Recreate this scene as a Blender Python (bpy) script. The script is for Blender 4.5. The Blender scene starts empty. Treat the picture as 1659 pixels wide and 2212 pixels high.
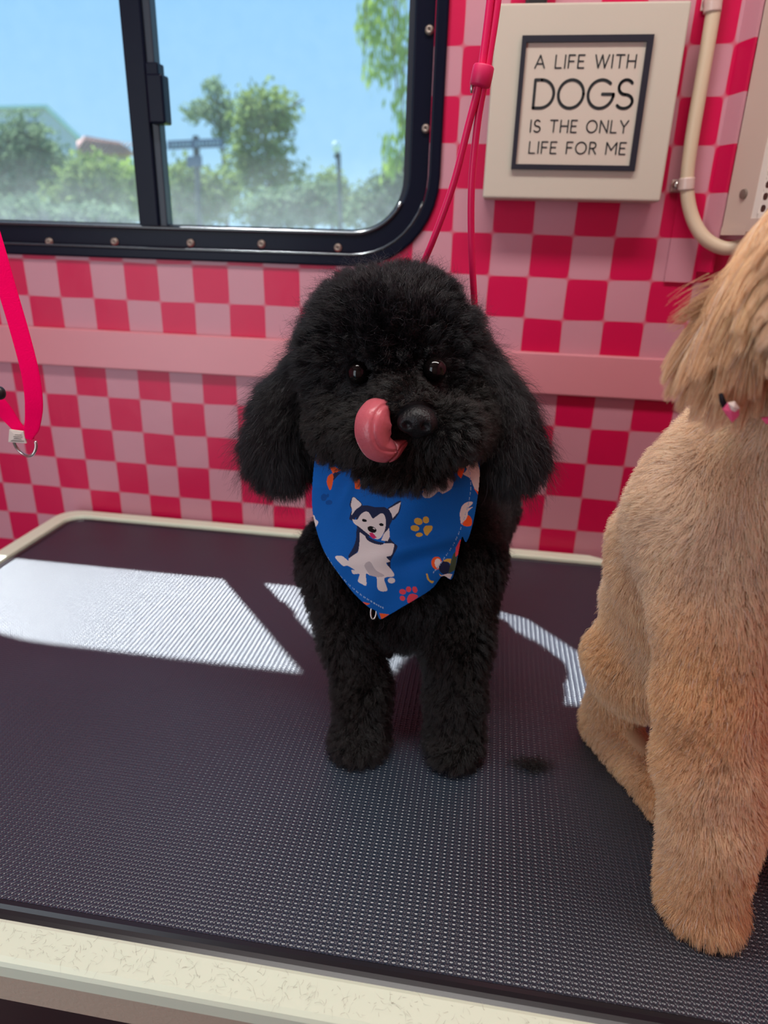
import bpy, bmesh, math, random
import numpy as np
from mathutils import Vector, Matrix

random.seed(7)
rng = np.random.default_rng(11)
scene = bpy.context.scene
col = scene.collection

# ---------------------------------------------------------------- units
# Modelled in "squares" (one checker square of the vinyl = 46 mm).  Wall plane Y=0, room at -Y,
# table top at Z=ZT.  m() turns squares into metres with the van floor at z = 0.
S = 0.046
ZT = -7.47
FLOOR_Z = ZT - 0.80 / S
def m(P):
    P = np.asarray(P, float)
    return (P - np.array([0, 0, FLOOR_Z])) * S

# ---------------------------------------------------------------- camera
CAM = np.array([1.2059, -18.8746, 0.7917])
FW = np.array([-0.13314904, 0.92041658, -0.36756584])
RT = np.array([0.98765252, 0.15411263, 0.02813872])
UP = np.array([-0.08254588, 0.35928069, 0.92957171])
FPX = 1491.1
cam_d = bpy.data.cameras.new('camera')
cam = bpy.data.objects.new('camera', cam_d)
col.objects.link(cam)
Mx = Matrix(((RT[0], UP[0], -FW[0]), (RT[1], UP[1], -FW[1]), (RT[2], UP[2], -FW[2])))
cam.matrix_world = Matrix.Translation(Vector(m(CAM))) @ Mx.to_4x4()
cam_d.sensor_width = 36
cam_d.lens = FPX / 2212 * 36
cam_d.clip_start = 0.02
cam_d.clip_end = 400
cam_d.dof.use_dof = True
cam_d.dof.focus_distance = 9.6 * S
cam_d.dof.aperture_fstop = 7.0
scene.camera = cam

# ---------------------------------------------------------------- world, sun, lamps, exposure
scene.view_settings.view_transform = 'Standard'
scene.view_settings.look = 'None'
scene.view_settings.gamma = 1
scene.view_settings.use_curve_mapping = False
scene.view_settings.exposure = 0.0
scene.cycles.max_bounces = 10
scene.cycles.diffuse_bounces = 4
scene.cycles.transparent_max_bounces = 12
scene.cycles.sample_clamp_indirect = 6

SUN_DIR = np.array([0.39, -0.458, -1.0])
SUN_STRENGTH = 13.0
SKY_STRENGTH = 1.0
LED_POWER = 11.0
DOOR_POWER = 11.0

world = bpy.data.worlds.new('sky')
scene.world = world
world.use_nodes = True
wn, wl = world.node_tree.nodes, world.node_tree.links
wn.clear()
w_out = wn.new('ShaderNodeOutputWorld')
w_bg = wn.new('ShaderNodeBackground')
w_tc = wn.new('ShaderNodeTexCoord')
w_sep = wn.new('ShaderNodeSeparateXYZ')
w_rmp = wn.new('ShaderNodeValToRGB')
w_rmp.color_ramp.elements[0].position = 0.0
w_rmp.color_ramp.elements[0].color = (0.44, 0.74, 0.97, 1)
w_rmp.color_ramp.elements[1].position = 0.35
w_rmp.color_ramp.elements[1].color = (0.255, 0.585, 1.0, 1)
wl.new(w_tc.outputs['Generated'], w_sep.inputs[0])
wl.new(w_sep.outputs['Z'], w_rmp.inputs[0])
wl.new(w_rmp.outputs[0], w_bg.inputs['Color'])
w_bg.inputs['Strength'].default_value = SKY_STRENGTH
wl.new(w_bg.outputs[0], w_out.inputs['Surface'])

def lamp(name, kind, loc, direction, energy, color, **kw):
    d = bpy.data.lights.new(name, kind)
    d.energy = energy
    d.color = color
    for k, v in kw.items():
        setattr(d, k, v)
    o = bpy.data.objects.new(name, d)
    col.objects.link(o)
    o.location = Vector(m(loc))
    o.rotation_euler = Vector(direction).to_track_quat('-Z', 'Y').to_euler()
    return o

lamp('sun', 'SUN', (-20, 40, 60), SUN_DIR, SUN_STRENGTH, (0.95, 0.98, 1.0), angle=math.radians(0.6))
# daylight entering by the open side door behind the camera
lamp('door_daylight', 'AREA', (-24, -41.4, 0), (0.55, 1, -0.12), DOOR_POWER, (0.94, 0.98, 1.0),
     shape='RECTANGLE', size=0.75, size_y=1.5)
# light of the ceiling lamp (its fixture is built below)
lamp('ceiling_lamp_light', 'AREA', (0, -13, 20.4), (0, 0, -1), LED_POWER, (1.0, 0.97, 0.93),
     shape='RECTANGLE', size=1.0, size_y=0.16)

# ---------------------------------------------------------------- projection helpers (modelling aids)
def ray(px, py):
    return FW + RT * (px - 829.5) / FPX - UP * (py - 1106) / FPX
def A(px, py, Y):
    d = ray(px, py)
    return CAM + d * ((Y - CAM[1]) / d[1])
def T(px, py, Z=ZT):
    d = ray(px, py)
    return CAM + d * ((Z - CAM[2]) / d[2])
def D(px, py, dist):
    return CAM + ray(px, py) * dist
def depth(P):
    return float((np.asarray(P) - CAM) @ FW)
def proj(P):
    d = np.asarray(P) - CAM
    z = d @ FW
    return 829.5 + FPX * (d @ RT) / z, 1106 - FPX * (d @ UP) / z
def pxr(px, P):
    return px * depth(P) / FPX

# ---------------------------------------------------------------- object helpers
def empty(name, base, label=None, cat=None, group=None):
    o = bpy.data.objects.new(name, None)
    col.objects.link(o)
    o.empty_display_size = 0.02
    o.location = Vector(m(base))
    tag(o, label, cat, group)
    return o
def tag(o, label=None, cat=None, group=None, kind=None):
    if label: o['label'] = label
    if cat: o['category'] = cat
    if group: o['group'] = group
    if kind: o['kind'] = kind
    return o
def obj(name, verts, faces, mat, parent=None, smooth=False, base=None):
    verts = m(np.asarray(verts, float).reshape(-1, 3))
    if parent is not None:
        org = np.array(parent['_org']) if '_org' in parent else np.array(parent.location)
    elif base is not None:
        org = m(base)
    else:
        org = (verts.min(0) + verts.max(0)) / 2
        org[2] = verts[:, 2].min()
    me = bpy.data.meshes.new(name)
    me.from_pydata((verts - org).tolist(), [], [list(map(int, f)) for f in faces])
    me.update()
    if mat is not None:
        for mm in (mat if isinstance(mat, (list, tuple)) else [mat]):
            me.materials.append(mm)
    if smooth:
        me.polygons.foreach_set('use_smooth', [True] * len(me.polygons))
    o = bpy.data.objects.new(name, me)
    col.objects.link(o)
    if parent is not None:
        o.parent = parent
        ORG[o.name] = org
    else:
        o.location = Vector(org)
    return o
ORG = {}
def bm_obj(name, bm, mat, parent=None, smooth=False):
    bm.verts.ensure_lookup_table()
    bmesh.ops.recalc_face_normals(bm, faces=bm.faces[:])
    v = np.array([x.co[:] for x in bm.verts])
    idx = {x: i for i, x in enumerate(bm.verts)}
    f = [[idx[q] for q in fc.verts] for fc in bm.faces]
    bm.free()
    return obj2(name, v, f, mat, parent, smooth)
def obj2(name, v, f, mat, parent=None, smooth=False):
    if parent is not None:
        # world origin of the parent chain (only the top object carries a location)
        p = parent
        while p.parent is not None:
            p = p.parent
        org = np.array(p.location)
        verts = m(np.asarray(v, float)) - org
        me = bpy.data.meshes.new(name)
        me.from_pydata(verts.tolist(), [], [list(map(int, q)) for q in f])
        me.update()
        for mm in (mat if isinstance(mat, (list, tuple)) else [mat]):
            me.materials.append(mm)
        if smooth:
            me.polygons.foreach_set('use_smooth', [True] * len(me.polygons))
        o = bpy.data.objects.new(name, me)
        col.objects.link(o)
        o.parent = parent
        return o
    return obj(name, v, f, mat, None, smooth)

def add_box(bm, lo, hi, bevel=0.0, seg=2, rot=None, piv=None):
    lo = np.array(lo, float); hi = np.array(hi, float)
    r = bmesh.ops.create_cube(bm, size=1.0)
    vs = r['verts']
    c = (lo + hi) / 2
    for v in vs:
        v.co = Vector(c + np.array(v.co[:]) * (hi - lo))
    if bevel > 0:
        es = list({e for v in vs for e in v.link_edges})
        rb = bmesh.ops.bevel(bm, geom=es, offset=bevel, segments=seg, affect='EDGES', profile=0.5)
        vs = list({v for f in rb['faces'] for v in f.verts} | {v for v in vs if v.is_valid})
    if rot is not None:
        R = Matrix.Rotation(rot, 3, 'Z')
        p = Vector(piv if piv is not None else c)
        for v in vs:
            v.co = R @ (v.co - p) + p
    return vs
def box(name, lo, hi, mat, parent=None, bevel=0.0, seg=2):
    bm = bmesh.new()
    add_box(bm, lo, hi, bevel, seg)
    return bm_obj(name, bm, mat, parent)

def spline(pts, n=12):
    P = np.array(pts, float)
    if len(P) < 3:
        return np.array([P[0] + (P[-1] - P[0]) * t for t in np.linspace(0, 1, n)])
    Q = np.vstack([2 * P[0] - P[1], P, 2 * P[-1] - P[-2]])
    out = []
    for i in range(1, len(Q) - 2):
        for t in np.linspace(0, 1, n, endpoint=False):
            a, b, c, d = Q[i - 1], Q[i], Q[i + 1], Q[i + 2]
            out.append(0.5 * ((2 * b) + (c - a) * t + (2 * a - 5 * b + 4 * c - d) * t * t + (3 * b - a - 3 * c + d) * t ** 3))
    out.append(P[-1])
    return np.array(out)
def sweep(path, ra, rb=None, nseg=12, upv=(0, -1, 0), twist=None, cap=True, superell=2.0):
    """tube along path; ra, rb radii (scalars or arrays) along side and normal; returns v, f"""
    path = np.asarray(path, float)
    n = len(path)
    ra = np.broadcast_to(np.asarray(ra, float), (n,))
    rb = ra if rb is None else np.broadcast_to(np.asarray(rb, float), (n,))
    tan = np.gradient(path, axis=0)
    tan /= np.linalg.norm(tan, axis=1)[:, None] + 1e-12
    upv = np.broadcast_to(np.asarray(upv, float), (n, 3))
    side = np.cross(tan, upv); side /= np.linalg.norm(side, axis=1)[:, None] + 1e-12
    nor = np.cross(side, tan)
    th = np.linspace(0, 2 * np.pi, nseg, endpoint=False)
    ct = np.sign(np.cos(th)) * np.abs(np.cos(th)) ** (2 / superell)
    st = np.sign(np.sin(th)) * np.abs(np.sin(th)) ** (2 / superell)
    v = path[:, None, :] + side[:, None, :] * (ra[:, None, None] * ct[None, :, None]) + nor[:, None, :] * (rb[:, None, None] * st[None, :, None])
    v = v.reshape(-1, 3)
    f = []
    for i in range(n - 1):
        for j in range(nseg):
            a = i * nseg + j; b = i * nseg + (j + 1) % nseg
            f.append((a, b, b + nseg, a + nseg))
    if cap:
        f.append(tuple(range(nseg))[::-1])
        f.append(tuple((n - 1) * nseg + j for j in range(nseg)))
    return v, f
def merge(parts):
    V, F, o = [], [], 0
    for v, f in parts:
        V.append(np.asarray(v)); F += [tuple(i + o for i in q) for q in f]; o += len(v)
    return np.vstack(V), F
def lathe(profile, c, axis='y', n=24):
    """profile: list of (r, h); revolve about axis through c"""
    v = []; f = []
    c = np.array(c, float)
    for r, h in profile:
        for k in range(n):
            a = 2 * math.pi * k / n
            if axis == 'y': v.append(c + np.array([r * math.cos(a), h, r * math.sin(a)]))
            elif axis == 'z': v.append(c + np.array([r * math.cos(a), r * math.sin(a), h]))
            else: v.append(c + np.array([h, r * math.cos(a), r * math.sin(a)]))
    for i in range(len(profile) - 1):
        for k in range(n):
            a = i * n + k; b = i * n + (k + 1) % n
            f.append((a, b, b + n, a + n))
    f.append(tuple(range(n)))
    f.append(tuple((len(profile) - 1) * n + k for k in range(n)))
    return np.array(v), f

# ---------------------------------------------------------------- materials
def srgb(r, g, b):
    out = []
    for c in (r, g, b):
        c /= 255.0
        out.append(c / 12.92 if c <= 0.04045 else ((c + 0.055) / 1.055) ** 2.4)
    return (*out, 1.0)
def mat(name, color, rough=0.5, spec=0.5, metal=0.0, bump=None, var=None, **kw):
    """principled material; bump=(scale, strength), var=(scale, amount) soft colour variation"""
    M = bpy.data.materials.new(name)
    M.use_nodes = True
    n, l = M.node_tree.nodes, M.node_tree.links
    p = n['Principled BSDF']
    p.inputs['Base Color'].default_value = color
    p.inputs['Roughness'].default_value = rough
    p.inputs['Specular IOR Level'].default_value = spec
    p.inputs['Metallic'].default_value = metal
    for k, v in kw.items():
        p.inputs[k.replace('_', ' ')].default_value = v
    if bump or var:
        tc = n.new('ShaderNodeTexCoord')
    if var:
        nz = n.new('ShaderNodeTexNoise'); nz.inputs['Scale'].default_value = var[0]; nz.inputs['Detail'].default_value = 6
        l.new(tc.outputs['Object'], nz.inputs['Vector'])
        mx = n.new('ShaderNodeMix'); mx.data_type = 'RGBA'
        mx.inputs['A'].default_value = tuple(c * (1 - var[1]) for c in color[:3]) + (1,)
        mx.inputs['B'].default_value = tuple(min(1, c * (1 + var[1])) for c in color[:3]) + (1,)
        l.new(nz.outputs['Fac'], mx.inputs['Factor'])
        l.new(mx.outputs['Result'], p.inputs['Base Color'])
    if bump:
        nb = n.new('ShaderNodeTexNoise'); nb.inputs['Scale'].default_value = bump[0]; nb.inputs['Detail'].default_value = 4
        l.new(tc.outputs['Object'], nb.inputs['Vector'])
        b = n.new('ShaderNodeBump'); b.inputs['Strength'].default_value = bump[1]; b.inputs['Distance'].default_value = 0.002
        l.new(nb.outputs['Fac'], b.inputs['Height'])
        l.new(b.outputs['Normal'], p.inputs['Normal'])
    return M

def math_node(n, l, op, a, b=None, c=None):
    x = n.new('ShaderNodeMath'); x.operation = op
    for i, q in enumerate((a, b, c)):
        if q is None: continue
        if isinstance(q, (int, float)): x.inputs[i].default_value = q
        else: l.new(q, x.inputs[i])
    return x.outputs[0]

PINK_DARK = srgb(200, 8, 72)
PINK_DUST = srgb(196, 138, 150)
def vinyl_material():
    """check printed vinyl: the print starts afresh below the rail"""
    M = bpy.data.materials.new('checked_vinyl'); M.use_nodes = True
    n, l = M.node_tree.nodes, M.node_tree.links
    p = n['Principled BSDF']
    uv = n.new('ShaderNodeUVMap'); uv.uv_map = 'print'
    sp = n.new('ShaderNodeSeparateXYZ'); l.new(uv.outputs[0], sp.inputs[0])
    nz = n.new('ShaderNodeTexNoise'); nz.inputs['Scale'].default_value = 0.35; nz.inputs['Detail'].default_value = 1
    l.new(uv.outputs[0], nz.inputs['Vector'])
    wob = math_node(n, l, 'MULTIPLY', math_node(n, l, 'SUBTRACT', nz.outputs['Fac'], 0.5), 0.10)
    def edge(s):
        s = math_node(n, l, 'ADD', s, wob)
        # triangle wave in -1..1 with zero crossings at the square borders
        fr = math_node(n, l, 'SINE', math_node(n, l, 'MULTIPLY', s, math.pi))
        return fr
    pr = math_node(n, l, 'MULTIPLY', edge(sp.outputs[0]), edge(sp.outputs[1]))
    fac = math_node(n, l, 'ADD', math_node(n, l, 'MULTIPLY', pr, 22.0), 0.5)
    cl = n.new('ShaderNodeClamp'); l.new(fac, cl.inputs[0])
    mx = n.new('ShaderNodeMix'); mx.data_type = 'RGBA'
    mx.inputs['A'].default_value = PINK_DARK
    mx.inputs['B'].default_value = PINK_DUST
    l.new(cl.outputs[0], mx.inputs['Factor'])
    l.new(mx.outputs['Result'], p.inputs['Base Color'])
    p.inputs['Roughness'].default_value = 0.38
    p.inputs['Specular IOR Level'].default_value = 0.35
    nb = n.new('ShaderNodeTexNoise'); nb.inputs['Scale'].default_value = 0.8; nb.inputs['Detail'].default_value = 3
    l.new(uv.outputs[0], nb.inputs['Vector'])
    b = n.new('ShaderNodeBump'); b.inputs['Strength'].default_value = 0.25; b.inputs['Distance'].default_value = 0.004
    l.new(nb.outputs['Fac'], b.inputs['Height']); l.new(b.outputs['Normal'], p.inputs['Normal'])
    return M

def mat_pad_material():
    """black rubber pad with an embossed weave of small diamonds"""
    M = bpy.data.materials.new('embossed_rubber'); M.use_nodes = True
    n, l = M.node_tree.nodes, M.node_tree.links
    p = n['Principled BSDF']
    tc = n.new('ShaderNodeTexCoord')
    sp = n.new('ShaderNodeSeparateXYZ'); l.new(tc.outputs['Object'], sp.inputs[0])
    kx = math.pi / 0.0046
    ky = 2 * math.pi / 0.0059
    x = math_node(n, l, 'MULTIPLY', sp.outputs[0], kx)
    y = math_node(n, l, 'MULTIPLY', sp.outputs[1], ky)
    # rows of little scales: ribs in x that swell and pinch in y, staggered
    wv = math_node(n, l, 'MULTIPLY', math_node(n, l, 'SINE', y), 0.70)
    d1 = math_node(n, l, 'ABSOLUTE', math_node(n, l, 'SINE', math_node(n, l, 'ADD', x, wv)))
    d2 = math_node(n, l, 'ABSOLUTE', math_node(n, l, 'SINE', math_node(n, l, 'SUBTRACT', x, wv)))
    # chains of lens-shaped links with a low pip in every link
    ridge = math_node(n, l, 'SUBTRACT', 1.0, math_node(n, l, 'POWER', math_node(n, l, 'MINIMUM', d1, d2), 0.7))
    pip = math_node(n, l, 'POWER', math_node(n, l, 'ABSOLUTE', math_node(n, l, 'COSINE', y)), 2.0)
    h = math_node(n, l, 'ADD', ridge, math_node(n, l, 'MULTIPLY', math_node(n, l, 'MULTIPLY', pip, math_node(n, l, 'MULTIPLY', d1, d2)), 1.15))
    b = n.new('ShaderNodeBump'); b.inputs['Strength'].default_value = 0.5; b.inputs['Distance'].default_value = 0.0010
    l.new(h, b.inputs['Height']); l.new(b.outputs['Normal'], p.inputs['Normal'])
    nz = n.new('ShaderNodeTexNoise'); nz.inputs['Scale'].default_value = 14; nz.inputs['Detail'].default_value = 6
    l.new(tc.outputs['Object'], nz.inputs['Vector'])
    mx = n.new('ShaderNodeMix'); mx.data_type = 'RGBA'
    mx.inputs['A'].default_value = (0.011, 0.019, 0.033, 1); mx.inputs['B'].default_value = (0.019, 0.031, 0.050, 1)
    l.new(nz.outputs['Fac'], mx.inputs['Factor'])
    l.new(mx.outputs['Result'], p.inputs['Base Color'])
    p.inputs['Roughness'].default_value = 0.33
    p.inputs['Specular IOR Level'].default_value = 1.0
    return M

def glass_material():
    """dusty window glass: clear with a thin film of dirt, thicker at the sill"""
    M = bpy.data.materials.new('dusty_glass'); M.use_nodes = True
    n, l = M.node_tree.nodes, M.node_tree.links
    n.remove(n['Principled BSDF'])
    out = n['Material Output']
    tr = n.new('ShaderNodeBsdfTransparent'); tr.inputs[0].default_value = (0.93, 0.97, 0.98, 1)
    tl = n.new('ShaderNodeBsdfTranslucent'); tl.inputs[0].default_value = (0.8, 0.85, 0.9, 1)
    tc = n.new('ShaderNodeTexCoord'); sp = n.new('ShaderNodeSeparateXYZ'); l.new(tc.outputs['Object'], sp.inputs[0])
    nz = n.new('ShaderNodeTexNoise'); nz.inputs['Scale'].default_value = 60; nz.inputs['Detail'].default_value = 8
    l.new(tc.outputs['Object'], nz.inputs['Vector'])
    mr = n.new('ShaderNodeMapRange'); mr.inputs['From Min'].default_value = 0.0; mr.inputs['From Max'].default_value = 0.13
    mr.inputs['To Min'].default_value = 0.30; mr.inputs['To Max'].default_value = 0.05
    l.new(sp.outputs[2], mr.inputs['Value'])
    fac = math_node(n, l, 'MULTIPLY', mr.outputs[0], math_node(n, l, 'ADD', math_node(n, l, 'MULTIPLY', nz.outputs['Fac'], 0.9), 0.5))
    mx = n.new('ShaderNodeMixShader'); l.new(fac, mx.inputs[0]); l.new(tr.outputs[0], mx.inputs[1]); l.new(tl.outputs[0], mx.inputs[2])
    l.new(mx.outputs[0], out.inputs['Surface'])
    return M

def leaf_material(name, c1, c2):
    M = bpy.data.materials.new(name); M.use_nodes = True
    n, l = M.node_tree.nodes, M.node_tree.links
    n.remove(n['Principled BSDF'])
    out = n['Material Output']
    tc = n.new('ShaderNodeTexCoord')
    nz = n.new('ShaderNodeTexNoise'); nz.inputs['Scale'].default_value = 2.5; nz.inputs['Detail'].default_value = 6
    l.new(tc.outputs['Object'], nz.inputs['Vector'])
    mx = n.new('ShaderNodeMix'); mx.data_type = 'RGBA'; mx.inputs['A'].default_value = c1; mx.inputs['B'].default_value = c2
    l.new(nz.outputs['Fac'], mx.inputs['Factor'])
    df = n.new('ShaderNodeBsdfDiffuse'); tl = n.new('ShaderNodeBsdfTranslucent')
    l.new(mx.outputs['Result'], df.inputs[0]); l.new(mx.outputs['Result'], tl.inputs[0])
    ms = n.new('ShaderNodeMixShader'); ms.inputs[0].default_value = 0.45
    l.new(df.outputs[0], ms.inputs[1]); l.new(tl.outputs[0], ms.inputs[2]); l.new(ms.outputs[0], out.inputs['Surface'])
    return M

def emit_material(name, color, strength):
    M = bpy.data.materials.new(name); M.use_nodes = True
    p = M.node_tree.nodes['Principled BSDF']
    p.inputs['Base Color'].default_value = color
    p.inputs['Emission Color'].default_value = color
    p.inputs['Emission Strength'].default_value = strength
    return M

VINYL = vinyl_material()
PAD = mat_pad_material()
GLASS = glass_material()
BLACK_METAL = mat('black_painted_metal', (0.0035, 0.005, 0.015, 1), 0.33, 0.12, bump=(90, 0.05))
GREY_METAL = mat('dark_grey_anodised_metal', (0.016, 0.022, 0.036, 1), 0.4, 0.4)
STEEL = mat('steel', (0.55, 0.53, 0.5, 1), 0.28, 0.5, 1.0)
OLD_SCREW = mat('tarnished_screw', (0.30, 0.25, 0.21, 1), 0.45, 0.5, 0.7)
RAIL = mat('painted_pink_rail', srgb(210, 138, 146), 0.32, 0.4, bump=(25, 0.12), var=(6, 0.04))
CREAM = mat('cream_plastic_rim', srgb(224, 237, 213), 0.38, 0.5, bump=(60, 0.06))
APRON = mat('beige_textured_apron', srgb(186, 172, 152), 0.6, 0.4, bump=(420, 0.25))
RUBBER = mat('black_rubber_edge', (0.012, 0.012, 0.016, 1), 0.3, 0.5)
SIGNWOOD = mat('whitewashed_wood', srgb(192, 184, 168), 0.6, 0.3, bump=(50, 0.05), var=(9, 0.03))
SIGNFACE = mat('sign_paper', srgb(196, 185, 170), 0.65, 0.3)
INK = mat('black_print', (0.018, 0.022, 0.024, 1), 0.6, 0.3)
SIGNFRAME = mat('black_sign_frame', (0.012, 0.014, 0.024, 1), 0.45, 0.4)
HOSE = mat('cream_hose', srgb(205, 184, 156), 0.42, 0.5, var=(12, 0.06))
CLIP = mat('clear_plastic_clip', srgb(205, 180, 170), 0.25, 0.6)
UNITBEIGE = mat('beige_enamel', srgb(200, 178, 164), 0.4, 0.5, var=(8, 0.05))
PERFWHITE = mat('white_perforated_metal', srgb(226, 216, 205), 0.4, 0.5)
HOLE_SHADE = mat('painted_hole_shade', (0.008, 0.007, 0.007, 1), 0.9, 0.1)
STRAP = mat('hot_pink_nylon', srgb(255, 0, 98), 0.7, 0.05, bump=(900, 0.2))
CORD = mat('pink_rubber_cord', srgb(226, 22, 92), 0.42, 0.4)
BEAD = mat('pink_slide_bead', srgb(205, 28, 88), 0.5, 0.4, bump=(60, 0.12))
LABELWHITE = mat('white_fabric_label', srgb(214, 202, 192), 0.8, 0.2)
BLACKPLASTIC = mat('black_plastic', (0.012, 0.012, 0.013, 1), 0.4, 0.5)
WALLWHITE = mat('van_lining', srgb(196, 182, 172), 0.6, 0.3)
WALLPINK = mat('van_lining_pink', srgb(205, 120, 135), 0.6, 0.3)
FLOORMAT = mat('van_floor', (0.06, 0.055, 0.055, 1), 0.6, 0.3, var=(4, 0.2))

# ---------------------------------------------------------------- van shell (the setting)
def tagstruct(o):
    o['kind'] = 'structure'
    return o
def uv_print(o, upper=True, org=None):
    """lay the printed squares on the vinyl: the sheet above the rail and the sheet below it do not line up"""
    me = o.data
    uvl = me.uv_layers.new(name='print')
    loc = np.array(o.location)
    for poly in me.polygons:
        cz = (np.array(poly.center) + loc)[2] / S + FLOOR_Z
        for li in poly.loop_indices:
            w = np.array(me.vertices[me.loops[li].vertex_index].co) + loc
            X = w[0] / S; Z = w[2] / S + FLOOR_Z; Yw = -w[1] / S
            if cz > -2.4: uvl.data[li].uv = (X + Yw + 1.0, Z)
            else: uvl.data[li].uv = (X + 10.92 + 1.0, Z + 3.82)

WX0, WX1 = -1.18, -16.2          # window opening, right and left
WZ0, WZ1, WRAD = 0.90, 10.5, 1.25
def rrect(x0, x1, z0, z1, r, n=10):
    """rounded rectangle loop, counter-clockwise seen from -Y (x right, z up)"""
    pts = []
    for cx_, cz_, a0 in ((x1 - r, z0 + r, -90), (x1 - r, z1 - r, 0), (x0 + r, z1 - r, 90), (x0 + r, z0 + r, 180)):
        for k in range(n + 1):
            a = math.radians(a0 + 90 * k / n)
            pts.append((cx_ + r * math.cos(a), cz_ + r * math.sin(a)))
    return pts
def ring_mesh(inner, outer, y0, y1):
    """solid ring between two loops with the same number of points, from depth y0 (front) to y1"""
    n = len(inner)
    v = [(x, y0, z) for x, z in inner] + [(x, y0, z) for x, z in outer] + [(x, y1, z) for x, z in inner] + [(x, y1, z) for x, z in outer]
    f = []
    for k in range(n):
        j = (k + 1) % n
        f += [(k, j, n + j, n + k), (2 * n + k, 3 * n + k, 3 * n + j, 2 * n + j), (k, 2 * n + k, 2 * n + j, j), (n + k, n + j, 3 * n + j, 3 * n + k)]
    return v, f

# wall with the window, cut at the rail into an upper and a lower printed sheet
XL, XR, ZC, WT = -34.0, 14.0, 21.0, 1.1
def wall_with_hole():
    bm = bmesh.new()
    loop = rrect(WX1 - 0.5, WX0 + 0.5, WZ0 - 0.5, WZ1 + 0.5, 1.85)
    hole_f = [bm.verts.new((x, 0, z)) for x, z in loop]
    hole_b = [bm.verts.new((x, WT, z)) for x, z in loop]
    for y, hv in ((0, hole_f), (WT, hole_b)):
        c = [bm.verts.new((x, y, z)) for x, z in ((XL, -2.4), (XR, -2.4), (XR, ZC), (XL, ZC))]
        es = [bm.edges.new((c[i], c[(i + 1) % 4])) for i in range(4)] + [bm.edges.new((hv[i], hv[(i + 1) % len(hv)])) for i in range(len(hv))]
        bmesh.ops.triangle_fill(bm, use_beauty=True, edges=es)
        d = [bm.verts.new((x, y, z)) for x, z in ((XL, FLOOR_Z), (XR, FLOOR_Z))]
        bm.faces.new((d[0], d[1], c[1], c[0]))
    n = len(loop)
    for i in range(n):
        j = (i + 1) % n
        bm.faces.new((hole_f[i], hole_f[j], hole_b[j], hole_b[i]))
    return bm_obj('wall_back', bm, VINYL)
w = tagstruct(wall_with_hole()); uv_print(w)

def slab(name, lo, hi, material):
    return tagstruct(box(name, lo, hi, material))
slab('floor', (XL, -42, FLOOR_Z - 1), (XR, WT, FLOOR_Z), FLOORMAT)
slab('ceiling', (XL, -42, ZC), (XR, WT, ZC + 1), WALLWHITE)
slab('wall_left', (XL - 1, -42, FLOOR_Z), (XL, WT, ZC), WALLPINK)
slab('wall_right', (XR, -42, FLOOR_Z), (XR + 1, WT, ZC), WALLPINK)
# front wall (behind the camera) with the open side door
bm = bmesh.new()
DX0, DX1, DZ1 = -32.5, -15.5, 17.0
add_box(bm, (XL, -43, FLOOR_Z), (DX0, -42, ZC)); add_box(bm, (DX1, -43, FLOOR_Z), (XR, -42, ZC)); add_box(bm, (DX0, -43, DZ1), (DX1, -42, ZC))
tagstruct(bm_obj('wall_front', bm, WALLWHITE))

# pink rail along the wall
bm = bmesh.new(); add_box(bm, (XL, -0.2, -2.93), (XR - 0.05, 0.0, -1.85), 0.04, 2)
tagstruct(bm_obj('trim_1', bm, RAIL))

# overlapping vinyl panel at the right with its folded edge strip
v = [(5.3, -0.07, 0.0), (6.02, -0.07, 0.0), (6.02, -0.07, ZC), (5.3, -0.07, ZC), (5.3, 0, 0.0), (6.02, 0, 0.0), (6.02, 0, ZC), (5.3, 0, ZC),
     (6.0, -0.07, 0.27), (6.21, -0.5, 0.27), (6.21, -0.5, ZC), (6.0, -0.07, ZC), (6.07, -0.04, 0.27), (6.28, -0.47, 0.27), (6.28, -0.47, ZC), (6.07, -0.04, ZC)]
f = [(0, 1, 2, 3), (7, 6, 5, 4), (0, 4, 5, 1), (1, 5, 6, 2), (0, 3, 7, 4), (3, 2, 6, 7), (8, 9, 10, 11), (15, 14, 13, 12), (8, 12, 13, 9), (9, 13, 14, 10), (8, 11, 15, 12), (11, 10, 14, 15)]
w2 = tagstruct(obj2('trim_2', v, f, VINYL)); uv_print(w2)

# ---------------------------------------------------------------- window
win = empty('window_1', (-7.5, 0, 0))
win['kind'] = 'structure'
lo_o = rrect(-17.0, -0.37, 0.10, 11.3, 2.15)
lo_m = rrect(-16.7, -0.66, 0.38, 11.0, 1.9)
lo_i = rrect(WX1 + 0.04, WX0 - 0.0, WZ0 + 0.0, WZ1 - 0.0, 1.4)
v, f = merge([ring_mesh(lo_m, lo_o, -0.14, 0.3), ring_mesh(lo_i, lo_m, 0.16, 0.4)])
o = obj2('window_frame', v, f, BLACK_METAL, win)
mod = o.modifiers.new('bevel', 'BEVEL'); mod.width = 0.0026; mod.segments = 3; mod.limit_method = 'ANGLE'
GLINT_BEAD = mat('glossy_glint_bead', (0.02, 0.024, 0.03, 1), 0.22, 0.9)  # beads added along the frame's lower edges to catch a bright sun glint
for loop_, yy_, rad_ in ((lo_i, 0.13, 0.05), (lo_m, -0.13, 0.035)):
    pth_ = [(x, yy_, z) for x, z in loop_ if z < 1.75]
    half_ = len(pth_) // 2                       # left corner comes last in the loop
    pth_ = pth_[half_:] + pth_[:half_]
    v, f = sweep(np.array(pth_), rad_, nseg=10, upv=(0, -1, 0)); obj2('glint_bead', v, f, GLINT_BEAD, win, True)
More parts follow.
